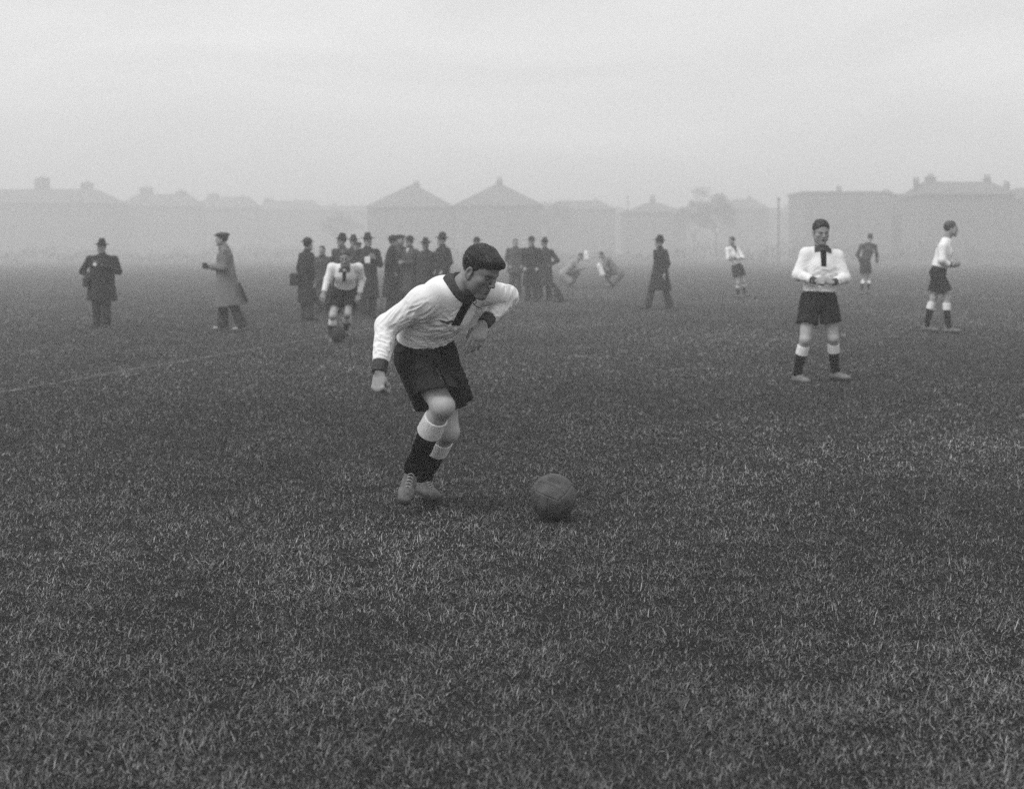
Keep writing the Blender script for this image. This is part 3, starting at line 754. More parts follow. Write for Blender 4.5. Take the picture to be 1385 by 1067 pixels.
# worn touchline
m, nt, b = new_mat('worn_lime'); N = nt.nodes.new; L = nt.links.new
b.inputs['Base Color'].default_value = (.12, .12, .12, 1); b.inputs['Roughness'].default_value = .9
n = N('ShaderNodeTexNoise'); n.inputs['Scale'].default_value = 14; n.inputs['Detail'].default_value = 6; tc = N('ShaderNodeTexCoord'); L(tc.outputs['Object'], n.inputs['Vector'])
r = N('ShaderNodeMapRange'); r.inputs[1].default_value = .42; r.inputs[2].default_value = .62; L(n.outputs[0], r.inputs[0]); L(r.outputs[0], b.inputs['Alpha'])
LL = 24.; tt = np.linspace(0, LL, 60); v = np.concatenate([[A0 + ld * t - ln * .05 + V(0, 0, .004), A0 + ld * t + ln * .05 + V(0, 0, .004)] for t in tt]); f = np.array([(2 * i, 2 * i + 1, 2 * i + 3, 2 * i + 2) for i in range(59)])
link('touchline', make_mesh('touchline', v, f, m), kind='structure')

m, nt, b = new_mat('grass_blade'); N = nt.nodes.new; L = nt.links.new
at = N('ShaderNodeAttribute'); at.attribute_name = 'tone'; cc = N('ShaderNodeCombineColor'); [L(at.outputs['Fac'], cc.inputs[i]) for i in range(3)]
L(cc.outputs[0], b.inputs['Base Color']); b.inputs['Roughness'].default_value = .55; b.inputs['Specular IOR Level'].default_value = .35
GRASS_M = m
def blades(n, D0, D1, pw, L0, L1, wd, seed, tall=False):
    g = np.random.default_rng(seed)
    D = D0 * (D1 / D0) ** g.random(n) if pw == 0 else (D0 ** pw + g.random(n) * (D1 ** pw - D0 ** pw)) ** (1 / pw)
    x = (g.random(n) * 2 - 1) * (D * .46 + .7); y = D
    # clumps
    cl = fbm(np.stack([x * 7, y * 7, 0 * x], -1), 2); big = bare(x, y)
    keep = (g.random(n) < np.clip(.78 + .8 * (cl - .40), .45, 1)); 
    bl = np.hypot(x - BALL_C[0], y - BALL_C[1]) < .085; keep &= ~bl
    x, y, cl, big, D = x[keep], y[keep], cl[keep], big[keep], D[keep]; n = len(x)
    ln_ = (L0 + (L1 - L0) * g.random(n) ** 1.6) * (.65 + .8 * cl)
    u = g.random(n); t = .012 + .29 * u ** 2.0; straw = g.random(n) < .03; t[straw] = .20 + .20 * g.random(straw.sum()); ln_[straw] *= 1.3
    t *= .88 * (.30 + 1.45 * big) * (.58 + .84 * fbm(np.stack([x * 2.2, y * 1.2, 0 * x + 5], -1), 4)) * (1 + .45 * np.clip((5. - D) / 2., 0, 1)); leaf = g.random(n) < .07; ln_[leaf] *= .45; t[leaf] = .13 + .14 * g.random(leaf.sum())
    lay = g.random(n); th1 = radians(18) + radians(70) * lay ** .8; th2 = th1 + radians(5) + radians(70) * g.random(n) ** 1.5 * np.where(g.random(n) < .8, 1, -.8)
    az = 2 * pi * g.random(n) + 2.5 * vnoise(np.stack([x * 3, y * 3, 0 * x + 9], -1))
    wv = wd * (.6 + .8 * g.random(n)) * np.where(leaf, 2.6, 1) * np.maximum(1, D / 4.5)
    d = np.stack([np.cos(az), np.sin(az)], 1); s_ = az + pi / 2 + .8 * (g.random(n) - .5); sv = np.stack([np.cos(s_), np.sin(s_), .5 * (g.random(n) - .5)], 1) * wv[:, None] * .5
    p0 = np.stack([x, y, height(x, y) - .004], 1)
    p1 = p0 + np.stack([d[:, 0] * np.sin(th1), d[:, 1] * np.sin(th1), np.cos(th1)], 1) * (ln_ * .5)[:, None]
    p2 = p1 + np.stack([d[:, 0] * np.sin(th2), d[:, 1] * np.sin(th2), np.cos(th2)], 1) * (ln_ * .5)[:, None]
    p2[:, 2] = np.maximum(p2[:, 2], .004)
    v = np.stack([p0 - sv, p0 + sv, p1 + sv * .8, p1 - sv * .8, p2 + sv * .12, p2 - sv * .12], 1).reshape(-1, 3)
    k = np.arange(n)[:, None] * 6
    f = np.concatenate([k + [0, 1, 2, 3], k + [3, 2, 4, 5]], 0)
    # lime left on the blades along the touchline
    q = np.stack([x, y, 0 * x], 1) - A0; dl = np.abs(q @ ln); al = q @ ld
    wl = np.exp(-(dl / .07) ** 2) * (vnoise(np.stack([al * 2.3, dl * 0, al * 0], -1)) > .25) * (g.random(n) < .20) * (D > 7.5)
    t = t * (1 - wl) + .20 * wl
    # patch of turf with darker blades at the left edge
    c0 = gp(2, 604); dk = np.exp(-(((x - c0[0]) / .16) ** 2 + ((y - c0[1]) / .36) ** 2) ** 2); t *= 1 - .72 * dk
    tn = np.repeat(t, 6)
    return v, f, tn
gs = [blades(1450000, 2.3, 44., 0, .012, .038, .0023, 1)]
gv, gf, gt = cat(*gs)
link('grass', make_mesh('grass', gv, gf, GRASS_M, gt, smooth=False), kind='stuff', label='rough short winter grass of the playing field')

# ------------------------------------------------------------------ the other people on the field
def depth(py): return F_PX * CAMH / (py - YH)
def coat_man(px, feet, top, yaw, label, group=None, coat='coat_black', hat='trilby', arms='pocket', D=None, lean=0., lean_s=0., stride=(0, 0), hem=.42, wide=1.14, turn=0., pitch=0., shoes='shoe',
             bag=False, trousers='trousers', hat_m='felt', open_=False, armR=None):
    """a man in overcoat and hat; yaw 0 faces away, 180 faces the camera, 90 faces left"""
    D = D or depth(feet); H = (feet - top) * D / F_PX; s = H / (1.86 if hat in ('bowler', 'trilby') else 1.80)
    base = V((px - 692.5) * D / F_PX, D, 0); a = radians(yaw)
    fw = V(-sin(a), cos(a), 0); rt = V(cos(a), sin(a), 0)
    def T(x, y, z): return base + (rt * x + fw * y) * s + V(0, 0, z * s)
    lx = lambda z: lean_s * z * .6; ly = lambda z: lean * z * .6
    def U(x, y, z): return T(x + lx(z), y + ly(z), z)
    J = dict(neck=U(0, -.01, 1.47), shR=U(.185 * wide, -.01, 1.40), shL=U(-.185 * wide, -.01, 1.40), hipR=U(.09, 0, .92), hipL=U(-.09, 0, .92),
             kneeR=U(.10, stride[0] * .5 + .03, .50), kneeL=U(-.10, stride[1] * .5 + .03, .50), ankR=T(.10, stride[0], .085), ankL=T(-.10, stride[1], .085))
    pose = dict(down=((.25, -.05, 1.12), (.25, .03, .88)), pocket=((.235, -.06, 1.13), (.175, .10, .93)), front=((.25, -.02, 1.12), (.05, .25, 1.14)), back=((.25, -.10, 1.13), (.06, -.17, .95)),
                face=((.27, .10, 1.22), (.08, .16, 1.52)), chest=((.25, .0, 1.14), (.08, .24, 1.27)), akimbo=((.33, -.12, 1.14), (.19, .05, 1.02)), reach=((.24, .16, 1.22), (.12, .38, 1.20)))
    for q, sg in (('R', 1), ('L', -1)):
        pz = pose[arms if (q == 'L' or armR is None) else armR]; J['el' + q] = U(sg * pz[0][0] * wide, *pz[0][1:]); J['wr' + q] = U(sg * pz[1][0], *pz[1][1:])
    hd = nrm(fw * cos(turn) + rt * sin(turn) + V(0, 0, pitch)); X = Xf(U(0, .025, 1.625), hd, sc=s * 1.03)
    h = .013
    def put(nm, m, mt, parent, **kw): return link(nm, make_mesh(nm, m[0] - base, m[1], mt, *m[2:3]), parent, **kw)
    B = Field(h); up = V(0, 0, 1)
    B.add(Cone(U(0, 0, .95), U(0, 0, 1.3), (.14 * s, .09 * s), (.15 * s, .10 * s), side=rt), .03); B.add(Cone(U(0, 0, 1.3), J['neck'], (.14 * s, .10 * s), (.06 * s, .06 * s), side=rt), .03)
    B.add(Cone(J['neck'], X((0, -.02, -.06)), .056 * s, .054 * s), .02)
    for q in 'LR':
        add_limb(B, [J['sh' + q], J['el' + q], J['wr' + q]], [.045 * s, .036 * s, .026 * s])
        add_limb(B, [J['hip' + q], J['knee' + q], J['ank' + q]], [.075 * s, .05 * s, .035 * s]); B.add(Cone(J['ank' + q], J['ank' + q] + fw * .1 * s - V(0, 0, .04), .025 * s, .02 * s))
    v, f = B.mesh(); parts = [X.mesh(cached('head')), (v, f, np.full(len(v), .7))]
    for q in 'LR': parts.append(Xf(J['wr' + q], J['wr' + q] - J['el' + q], fw + up * .3, s, mirror=(q == 'R')).mesh(cached('hand_relax' if arms != 'pocket' else 'hand_fist')))
    v, f, tn = cat(*parts); root = link('person', make_mesh('person', v - base, f, M['skin'], tn), None, base, label=label, category='person', group=group)
    put('hair', X.mesh(cached('hair')), M['hair'], root)
    if hat: put('hat' if hat != 'cap' else 'cap', X.mesh(cached(hat)), M[hat_m], root)
    C = Field(h); e = .018 * s
    C.add(Cone(U(0, 0, 1.02), U(0, .0, 1.30), (.160 * s * wide + e, .130 * s + e), (.170 * s * wide + e, .120 * s + e), side=rt), .03)
    C.add(Cone(U(0, 0, 1.30), U(0, -.01, 1.44), (.160 * s * wide + e, .115 * s + e), (.08 * s + e, .07 * s + e), side=rt), .03)
    C.add(Cone(U(0, 0, 1.05), T(lx(hem), ly(hem) * .5 + (stride[0] + stride[1]) * .2, hem), (.160 * s * wide + e, .130 * s + e), (.215 * s * wide + e, (.17 + .22 * abs(stride[0] - stride[1])) * s + e), side=rt, flat1=True), .04)
    for q in 'LR':
        C.add(Cone(J['sh' + q], U(0, -.01, 1.42), .062 * s, .062 * s), .04)
        add_limb(C, [J['sh' + q], J['el' + q]], [.072 * s, .064 * s], .03); C.add(Cone(J['el' + q], J['el' + q] + (J['wr' + q] - J['el' + q]) * .95, .062 * s, .050 * s, flat1=True), .02)
    C.add(Cone(U(0, -.01, 1.42), U(0, .0, 1.50), (.085 * s, .080 * s), (.075 * s, .072 * s), side=rt), .02)
    C.sub(Cone(U(0, .06, 1.34), U(0, .10, 1.56), (.035 * s, .06 * s), (.065 * s, .07 * s), side=rt), .01)
    C.sub(Cone(T(0, 0, hem + .25), T(0, 0, hem - .1), (.13 * s, .10 * s), (.19 * s, .15 * s), side=rt), .01)
    v, f = C.mesh(); v = folds(v, f, [(U(0, .1, 1.1), .5 * s, V(.2, .1, 1), .07, .35, .018), (T(0, 0, hem + .2), .5 * s, V(0, 0, 1), .09, .5, .022)], px * .37)
    put('coat', (v, f), M[coat], root)
    Tr = Field(h)
    for q in 'LR':
        Tr.add(Cone(J['hip' + q], J['knee' + q], .105 * s, .085 * s), .03); Tr.add(Cone(J['knee' + q], J['ank' + q] - V(0, 0, .03 * s), .085 * s, (.085 * s, .10 * s), side=rt, flat1=True), .03)
    put('trousers', Tr.mesh(), M[trousers], root)
    for i, q in enumerate('RL'):
        S = Xf(J['ank' + q] - V(0, 0, .085 * s), fw + rt * (.25 if q == 'R' else -.25), sc=s * .98); put('shoe', S.mesh(cached('boot')), M[shoes], root)
    sh = Field(.006); sh.add(Cone(U(0, .085, 1.38), U(0, .070, 1.47), (.020 * s, .022 * s), (.045 * s, .030 * s), side=rt), .01); put('scarf', sh.mesh(), M['shirt' if open_ else 'coat_grey'], root)
    return root, U, T, fw, rt, s, J, base, X

def thing_mesh(name, field, mt, label, cat_, group=None, base=None, parent=None, sub=()):
    v, f = field.mesh(); b = np.array([*v.mean(0)[:2], v[:, 2].min()]) if base is None else base
    o = link(name, make_mesh(name, v - b, f, mt), parent, b, label=label, category=cat_, group=group)
    for nm, fl_, mm in sub:
        v, f = fl_.mesh(); link(nm, make_mesh(nm, v - b, f, mm), o)
    return o

WATCH = 'spectators in overcoats standing behind the players'
# two pressmen on the left
r, U, T, fw, rt, s, J, bs, X = coat_man(138, 443, 320, 176, 'man in dark coat and hat alone at far left with both elbows out', coat='coat_black', hat='trilby', arms='chest', armR='akimbo', wide=1.42, hem=.55, trousers='felt')
cm = Field(.006); cm.add(Box(U(.0, .27, 1.29), V(.085, .05, .055) * s, np.stack([rt, fw, V(0, 0, 1)], 1), .01)); le = Field(.004); le.add(Cone(U(.0, .30, 1.29), U(0, .38, 1.29), .033 * s, .036 * s, flat1=True))
thing_mesh('press_camera', cm, M['camera'], 'small dark press camera held at the chest of the man at far left', 'camera', sub=[('lens', le, M['metal'])])
bgf = Field(.008); R_ = np.stack([rt, fw, V(0, 0, 1)], 1); bgf.add(Box(U(.27, .06, .93), V(.07, .12, .10) * s, R_, .02)); st = Field(.008); st.add(Cone(U(.22, .08, 1.02), U(-.10, .10, 1.46), .014, .014))
thing_mesh('shoulder_bag', bgf, M['camera'], 'dark shoulder bag hanging at the side of the man at far left', 'bag', sub=[('strap', st, M['camera'])])
r, U, T, fw, rt, s, J, bs, X = coat_man(312, 447, 311, 92, 'man in long pale raincoat and flat cap walking left with hands held out', coat='coat_pale', hat='cap', hat_m='tweed', arms='front', lean=.13, stride=(.16, -.24), hem=.44, shoes='pale_shoe', wide=1.05, trousers='coat_dark')
cm = Field(.005); cm.add(Box(J['wrL'] + fw * .11 * s + V(0, 0, .02), V(.05, .035, .05), np.stack([rt, fw, V(0, 0, 1)], 1), .01))
thing_mesh('folding_camera', cm, M['camera'], 'small dark camera in the hands of the man in the pale raincoat', 'camera')
vt = Field(.008); vt.add(Cone(P(324, 384, depth(447) - .10), P(333, 407, depth(447) - .12), (.022, .03), (.030, .03)))
v, f = vt.mesh(); link('coat_lining', make_mesh('coat_lining', v - bs, f, M['coat_black']), r)
# the men behind the boy
coat_man(415, 434, 317, -52, 'man in long black overcoat seen from behind at the left of the crowd', WATCH, hat='bowler', arms='down', wide=1.05, hem=.40)
r_ = thing_mesh('satchel', Field(.01).add(Box(P(400, 378, depth(434) - .05), (.10, .12, .12), rd=.03)), M['coat_dark'], 'dark satchel carried by the man at the left end of the crowd', 'bag')
coat_man(436, 424, 330, 170, 'faint grey figure half hidden behind the leftmost man of the crowd', WATCH, coat='coat_grey', hat=None)
coat_man(463, 424, 313, 150, 'tall man in dark overcoat directly behind the head of the dribbling player', WATCH, hat='trilby', coat='coat_dark', wide=1.2, turn=.5)
coat_man(478, 420, 315, 200, 'man in dark hat squeezed behind the shoulder of the tall man', WATCH, hat='trilby', coat='coat_grey')
coat_man(484, 426, 325, 175, 'shorter man in dark cap looking over the right shoulder of the dribbling player', WATCH, hat='cap', coat='coat_dark')
coat_man(497, 430, 312, 205, 'man in long dark coat with a white paper standing right of the dribbling player', WATCH, hat='trilby', coat='coat_dark', arms='chest')
thing_mesh('newspaper', Field(.008).add(Box(P(497, 352, depth(430) - .42), (.055, .02, .065), rd=.008)), M['paper'], 'small white paper held by the man right of the dribbling player', 'paper')
# the five in the middle
coat_man(528, 423, 314, -95, 'man in long black overcoat facing right at the left end of the five', WATCH, hat='bowler', coat='coat_black', lean=.05, hem=.36)
coat_man(541, 418, 315, -150, 'man in grey coat pressed against the back of the leftmost of the five', WATCH, hat='cap', turn=-.4, coat='coat_grey')
coat_man(555, 419, 315, 130, 'man in bowler hat and open coat third of the five from the left', WATCH, hat='bowler', coat='coat_grey', arms='front', open_=True)
coat_man(576, 420, 319, 165, 'stout man in dark hat and coat fourth of the five from the left', WATCH, hat='trilby', coat='coat_dark', wide=1.3, arms='back', pitch=-.15)
coat_man(599, 421, 312, 120, 'tall man in black coat and hat at the right end of the five', WATCH, hat='trilby', coat='coat_black')
coat_man(645, 414, 317, 180, 'lone man mostly hidden behind the head of the striding player', WATCH, hat='bowler', coat='coat_grey')
# the three right of the player's head, and their dog
coat_man(697, 400, 321, 185, 'slim man in grey suit at the left of the three beyond the player\'s elbow', WATCH, hat=None, coat='coat_grey', hem=.70)
coat_man(719, 408, 316, 170, 'man in long dark overcoat in the middle of the three beyond the player\'s elbow', WATCH, hat='bowler', coat='coat_black', wide=1.08)
coat_man(737, 406, 319, 150, 'man in dark overcoat at the right of the three beyond the player\'s elbow', WATCH, hat='trilby', coat='coat_dark', wide=1.08, stride=(.15, -.1), arms='akimbo')
coat_man(893, 418, 316, 115, 'man in long black overcoat walking alone left of the far white player', hat='trilby', coat='coat_black', stride=(.30, -.22), wide=1.12, hem=.46, arms='down', armR='akimbo')

def dog(px, feet):
    D = depth(feet); b = V((px - 692.5) * D / F_PX, D, 0); F_ = Field(.009)
    def q(x, y, z): return b + V(x, y, z)
    F_.add(Cone(q(.08, 0, .14), q(-.03, 0, .34), (.085, .085), (.070, .075), side=V(0, 1, 0)), .03)
    F_.add(Ell(q(.09, 0, .10), (.095, .10, .09)), .03); F_.add(Cone(q(-.03, 0, .34), q(-.075, 0, .43), .055, .045), .03)
    F_.add(Ell(q(-.09, 0, .455), (.062, .05, .052)), .02); F_.add(Cone(q(-.13, 0, .44), q(-.19, 0, .425), .028, .020), .02)
    for y in (-.04, .04):
        F_.add(Cone(q(-.055, y, .28), q(-.075, y, .03), .030, .018), .02); F_.add(Cone(q(-.075, y, .02), q(-.11, y, .018), .02, .017), .01)
        F_.add(Cone(q(.10, y * 1.9, .12), q(.03, y * 2.1, .05), .05, .028), .02); F_.add(Cone(q(.10, y * 2, .022), q(-.01, y * 2.1, .02), .024, .02), .02)
        F_.add(Cone(q(-.075, y, .495), q(-.065, y * 1.5, .45), .016, .020), .01)
    F_.add(Cone(q(.16, 0, .05), q(.28, .03, .03), .022, .012), .02)
    thing_mesh('dog', F_, M['coat_black'], 'small dark dog sitting on the grass beside the three men', 'dog', base=b)
dog(754, 409)

# two crouching men in the far middle
def croucher(px, py, D, face, label, coat, sz=1.):
    b = V((px - 692.5) * D / F_PX, D, 0); a = face; rt = V(1, 0, 0) * a
    def q(x, y, z): return b + V(x * a * sz, y, z * sz)
    F_ = Field(.014); X = Xf(q(.40, -.05, .98), V(a * .8, -.4, -.3), sc=1.03)
    F_.add(Cone(q(-.10, 0, .42), q(.22, 0, .80), (.15, .12), (.17, .12), side=V(0, 1, 0)), .04); F_.add(Cone(q(.22, 0, .80), q(.36, -.03, .92), .09, .055), .04)
    for y in (-.12, .12): add_limb(F_, [q(-.10, y, .42), q(.30, y * 1.5, .46), q(.10, y * 1.4, .10), q(.24, y * 1.4, .06)], [.09, .07, .045, .035]); add_limb(F_, [q(.22, y * 1.5, .82), q(.34, y * 2, .58), q(.56, y, .62)], [.06, .045, .03])
    v, f = F_.mesh(); parts = [X.mesh(cached('head')), (v, f, np.full(len(v), .7))]
    for y in (-.12, .12): parts.append(Xf(q(.56, y, .62), V(a, 0, .1), sc=1).mesh(cached('hand_relax')))
    v, f, tn = cat(*parts); r = link('person', make_mesh('person', v - b, f, M['skin'], tn), None, b, label=label, category='person', group='crouching men in the far middle')
    def put(nm, m, mt): return link(nm, make_mesh(nm, m[0] - b, m[1], mt), r)
    put('hair', X.mesh(cached('hair')), M['hair'])
    C = Field(.012); C.add(Cone(q(-.14, 0, .40), q(.22, 0, .80), (.20, .18), (.20, .15), side=V(0, 1, 0)), .04); C.add(Cone(q(.22, 0, .80), q(.32, -.02, .89), .13, .08), .04); C.add(Cone(q(-.12, 0, .40), q(.06, 0, .20), (.24, .22), (.26, .22), side=V(0, 1, 0)), .06)
    for y in (-.12, .12): add_limb(C, [q(.22, y * 1.5, .82), q(.34, y * 2, .58), q(.50, y, .61)], [.08, .065, .05], .03)
    put('coat', C.mesh(), M[coat])
    t = Field(.012)
    for y in (-.12, .12): add_limb(t, [q(-.10, y, .42), q(.30, y * 1.5, .46), q(.10, y * 1.4, .11)], [.115, .095, .075], .03)
    put('trousers', t.mesh(), M['trousers'])
    for y in (-.12, .12): put('shoe', Xf(q(.12, y * 1.4, 0), V(a, 0, 0), sc=.98).mesh(cached('boot')), M['shoe'])
    return q
D_ = 33.
croucher(831, 372, 47, -1, 'man in dark coat crouching and holding a long white roll in the far middle', 'coat_pale', 1.25)
croucher(768, 372, 47., 1, 'man in grey coat crouching behind the one with the white roll', 'coat_light', 1.2)
thing_mesh('paper_roll', Field(.01).add(Cone(P(810, 359, 46), P(815, 371, 46), .08, .10)), M['paper'], 'long white roll held by the crouching man in the dark coat', 'paper roll')
thing_mesh('folded_sheet', Field(.01).add(Cone(P(793, 342, 46), P(794, 350, 46), .08, .09)), M['paper'], 'white folded sheet raised by the crouching man in the grey coat', 'paper')

def ref_fig(foot_x, foot_y, D=None):
    D = D or depth(foot_y)
    return lambda px, py, dd=0: P(px, py, D + dd), D
# standing player on the right, hands together
q, D = ref_fig(1108, 516)
J = dict(head=q(1110, 314, -.03), neck=q(1111, 337, 0), shR=q(1091, 344, 0), shL=q(1132, 347, 0), elR=q(1079, 372, -.03), elL=q(1143, 376, -.07), wrR=q(1103, 380, -.25), wrL=q(1127, 382, -.20),
         hipR=q(1096, 404, 0), hipL=q(1119, 404, 0), kneeR=q(1089, 459, -.10), kneeL=q(1127, 457, -.03), ankR=q(1078, 505, .02), ankL=q(1129, 501, .10), waist=q(1108, 386, 0), chest=q(1110, 361, 0))
footballer('person', J, h=.009, hb=.006, s=1.0, label='fair footballer standing with hands clasped at his waist on the right', head_dir=(.10, -1, -.28), hs=1.0, hand_dir=((-1, -.35, .25), (1, -.25, -.05)), hand_up=((.2, -.8, .6), (0, -1, .5)), fine_head=True, hands=('relax', 'fist'),
           toe=((.62, -.78, 0), (.45, -.9, 0)), jfold=[(q(1098, 380, -.1), .25, V(1, 0, .4), .03, .15, .010), (q(1122, 380, -.1), .25, V(1, 0, -.4), .03, .15, .010), (q(1082, 365, 0), .2, V(.7, 0, .5), .03, .12, .008), (q(1140, 365, 0), .2, V(-.7, 0, .5), .03, .12, .008)],
           sfold=[(q(1100, 420, -.1), .4, V(.2, 0, 1), .05, .25, .012)], boot='pale_boot', hem=.045, hem_out=.02, torso_r=1.0)
# boy-sized player dribbling behind, leaning forward
q, D = ref_fig(462, 461)
J = dict(head=q(467, 348, -.42), neck=q(467, 361, -.26), shR=q(449, 362, -.22), shL=q(485, 362, -.22), elR=q(443, 378, -.25), elL=q(490, 378, -.1), wrR=q(438, 396, -.35), wrL=q(486, 398, -.15),
         hipR=q(458, 393, 0), hipL=q(475, 393, 0), kneeR=q(450, 427, -.35), kneeL=q(470, 424, -.2), ankR=q(449, 453, -.2), ankL=q(468, 446, .35), waist=q(467, 383, -.08), chest=q(467, 371, -.2))
footballer('person', J, h=.012, hb=.008, s=.97, label='small footballer in white jersey dribbling a ball towards the camera before the crowd', group=None, head_dir=(0, -1, -.45), hs=1., toe=((.1, -1, .1), (0, -1, -.6)), boot='pale_boot', short_len=(.72, .72), foot_up=((0, 0, 1), (0, -.6, 1)), cuffs=False)
bd = depth(461) - .35; make_ball(V((457 - 692.5) * bd / F_PX, bd, .118), .115, 'muddy football at the feet of the small dribbling player', (.2, .9, .4), 40)
# far player with folded arms
q, D = ref_fig(1000, 403)
J = dict(head=q(990, 326, 0), neck=q(991, 334, 0), shR=q(984, 338, -.1), shL=q(998, 337, .1), elR=q(985, 350, -.2), elL=q(1005, 349, 0), wrR=q(996, 350, -.32), wrL=q(992, 349, -.3),
         hipR=q(994, 362, -.05), hipL=q(1001, 362, .05), kneeR=q(998, 383, -.1), kneeL=q(1006, 381, 0), ankR=q(998, 398, 0), ankL=q(1007, 396, .15), waist=q(994, 355, 0), chest=q(992, 344, 0))
footballer('person', J, h=.014, hb=.011, s=.98, label='distant footballer in white jersey with folded arms left of the fair footballer', head_dir=(-.8, -.5, -.1), toe=((.7, -.7, 0), (.8, -.5, 0)), boot='pale_boot')
# far player in dark jersey seen from behind
q, D = ref_fig(1170, 398)
J = dict(head=q(1177, 321, .15), neck=q(1175, 329, .1), shR=q(1183, 333, .1), shL=q(1165, 333, 0), elR=q(1186, 345, .1), elL=q(1160, 345, -.05), wrR=q(1186, 357, 0), wrL=q(1164, 355, .1),
         hipR=q(1174, 357, 0), hipL=q(1167, 357, -.05), kneeR=q(1175, 377, .1), kneeL=q(1168, 377, .1), ankR=q(1175, 393, 0), ankL=q(1165, 394, -.15), waist=q(1171, 350, 0), chest=q(1174, 340, .05))
footballer('person', J, h=.014, hb=.011, s=.98, label='distant footballer in dark jersey walking away between the two white players on the right', head_dir=(.3, .9, 0), toe=((.1, 1, 0), (-.2, 1, 0)), jersey='dark_jersey', collar=False, cuffs=False, boot='pale_boot')
# player at the right edge in profile
q, D = ref_fig(1268, 453, 20.4)
J = dict(head=q(1285.5, 310, 0), neck=q(1281, 324, 0), shR=q(1275, 334, -.14), shL=q(1279, 333, .16), elR=q(1274, 352, -.20), elL=q(1282, 352, .16), wrR=q(1286, 360, -.18), wrL=q(1288, 358, .08),
         hipR=q(1268, 370, -.08), hipL=q(1270, 370, .10), kneeR=q(1281, 402, -.10), kneeL=q(1263, 402, .12), ankR=q(1282, 442, -.10), ankL=q(1253, 440, .14), waist=q(1272, 357, 0), chest=q(1277, 342, 0))
footballer('person', J, h=.012, hb=.008, s=1.04, label='footballer in white jersey and dark cap walking right at the right edge', head_dir=(.95, -.25, -.05), toe=((.95, -.2, -.05), (1, -.15, 0)), hand_dir=((1, 0, 0), (1, 0, .1)), collar=False, boot='pale_boot', torso_r=.9,
           jfold=[(q(1280, 345, -.1), .3, V(.3, 0, 1), .04, .2, .010)], short_len=(.78, .78))

# ------------------------------------------------------------------ houses, posts, hedges and trees round the field
HM = dict(brick=mat('brick', .16, .9, .1, 3, .2, 8), roof=mat('roof_tile', .13, .9, .1, 4, .3, 9), chim=mat('chimney_brick', .13, .9, .2, 5), pane=mat('window_pane', .13, .5, .1, 2, spec=.2), frame=mat('painted_frame', .19, .7, .05, 8),
          door=mat('painted_door', .08, .6, .1, 4), post=mat('iron_post', .16, .7, .1, 4), leaf=mat('late_leaves', .10, .8, .4, 3, tone=True), bark=mat('bark', .06, .9, .3, 9, .4, 20))
def zz(py, D): return CAMH + (YH - py) * D / F_PX
def xx(px, D): return (px - 692.5) * D / F_PX
def pot(b):
    ms = []
    for dx in (-.22, .22):
        v, f = tube([(b[0] + dx, b[1], b[2] + t) for t in (0, .2, .45)], .13, 8); ms.append((v, f))
    return cat(*ms)[:2]
def house(x0, x1, py_e, py_r, D, label, chims, hip=.35, depth_=10., name='house', group='houses in the fog beyond the field', flat=False):
    D *= 1.75
    X0, X1 = xx(x0, D), xx(x1, D); ze, zr = zz(py_e, D), zz(py_r, D); b = V((X0 + X1) / 2, D + depth_ / 2, 0); W = (X1 - X0) / 2; d = depth_ / 2
    root = bpy.data.objects.new(name, None); COL.objects.link(root); root.location = b
    root['label'] = label; root['category'] = 'house'; root['group'] = group
    def put(nm, m, mt, parent=root): return link(nm, make_mesh(nm, m[0], m[1], mt, smooth=False), parent)
    put('wall', box_mesh((-W, -d, -.3), (W, d, ze)), HM['brick'])
    o = .35
    if flat: roof = put('roof', box_mesh((-W - .15, -d - .15, ze + .002), (W + .15, d + .15, zr)), HM['roof'])
    else:
        r = W * (1 - hip); v = np.array([(-W - o, -d - o, ze + .002), (W + o, -d - o, ze + .002), (W + o, d + o, ze + .002), (-W - o, d + o, ze + .002), (-W - o, -d - o, ze + .16), (W + o, -d - o, ze + .16), (W + o, d + o, ze + .16), (-W - o, d + o, ze + .16), (-r, 0, zr), (r, 0, zr)])
        f = np.array([(0, 3, 2, 1), (0, 1, 5, 4), (1, 2, 6, 5), (2, 3, 7, 6), (3, 0, 4, 7), (4, 5, 9, 8), (6, 7, 8, 9), (5, 6, 9, 9), (7, 4, 8, 8)])
        me = bpy.data.meshes.new('roof'); me.from_pydata([tuple(p) for p in v], [], [tuple(dict.fromkeys(int(i) for i in q)) for q in f]); me.materials.append(HM['roof']); roof = link('roof', me, root)
    for px, py, wpx in chims:
        cx = xx(px, D) - b[0]; cw = wpx * D / F_PX / 2; zt = zz(py, D) - .35
        ch = put('chimney', box_mesh((cx - cw, -.45, ze + .3), (cx + cw, .45, zt)), HM['chim'], roof); put('chimney_pot', pot((cx, 0, zt)), HM['chim'], ch)
    n = max(2, int(W * 2 / 3.2))
    for i in range(n):
        cx = -W + (i + .5) * 2 * W / n
        for z in (1.3, 4.6, 7.9):
            if z + 1.5 > ze: continue
            if z < 2 and i % 3 == 1:
                dr = put('door', box_mesh((cx - .45, -d - .06, .1), (cx + .45, -d - .003, 2.15)), HM['door']); continue
            fr = put('window', box_mesh((cx - .65, -d - .05, z - .1), (cx + .65, -d - .003, z + 1.35)), HM['frame']); 
            put('pane', cat(box_mesh((cx - .58, -d - .065, z - .03), (cx - .03, -d - .052, z + 1.28)), box_mesh((cx + .03, -d - .065, z - .03), (cx + .58, -d - .052, z + 1.28)))[:2], HM['pane'], fr)
    return root
house(-95, 152, 276, 254, 128, 'long foggy house roof with two broad chimneys at the far left', [(43, 236, 19), (105, 243, 16)], hip=.28)
house(160, 262, 280, 261, 140, 'faint house with two chimneys second from the left', [(188, 250, 17), (236, 255, 15)], hip=.3)
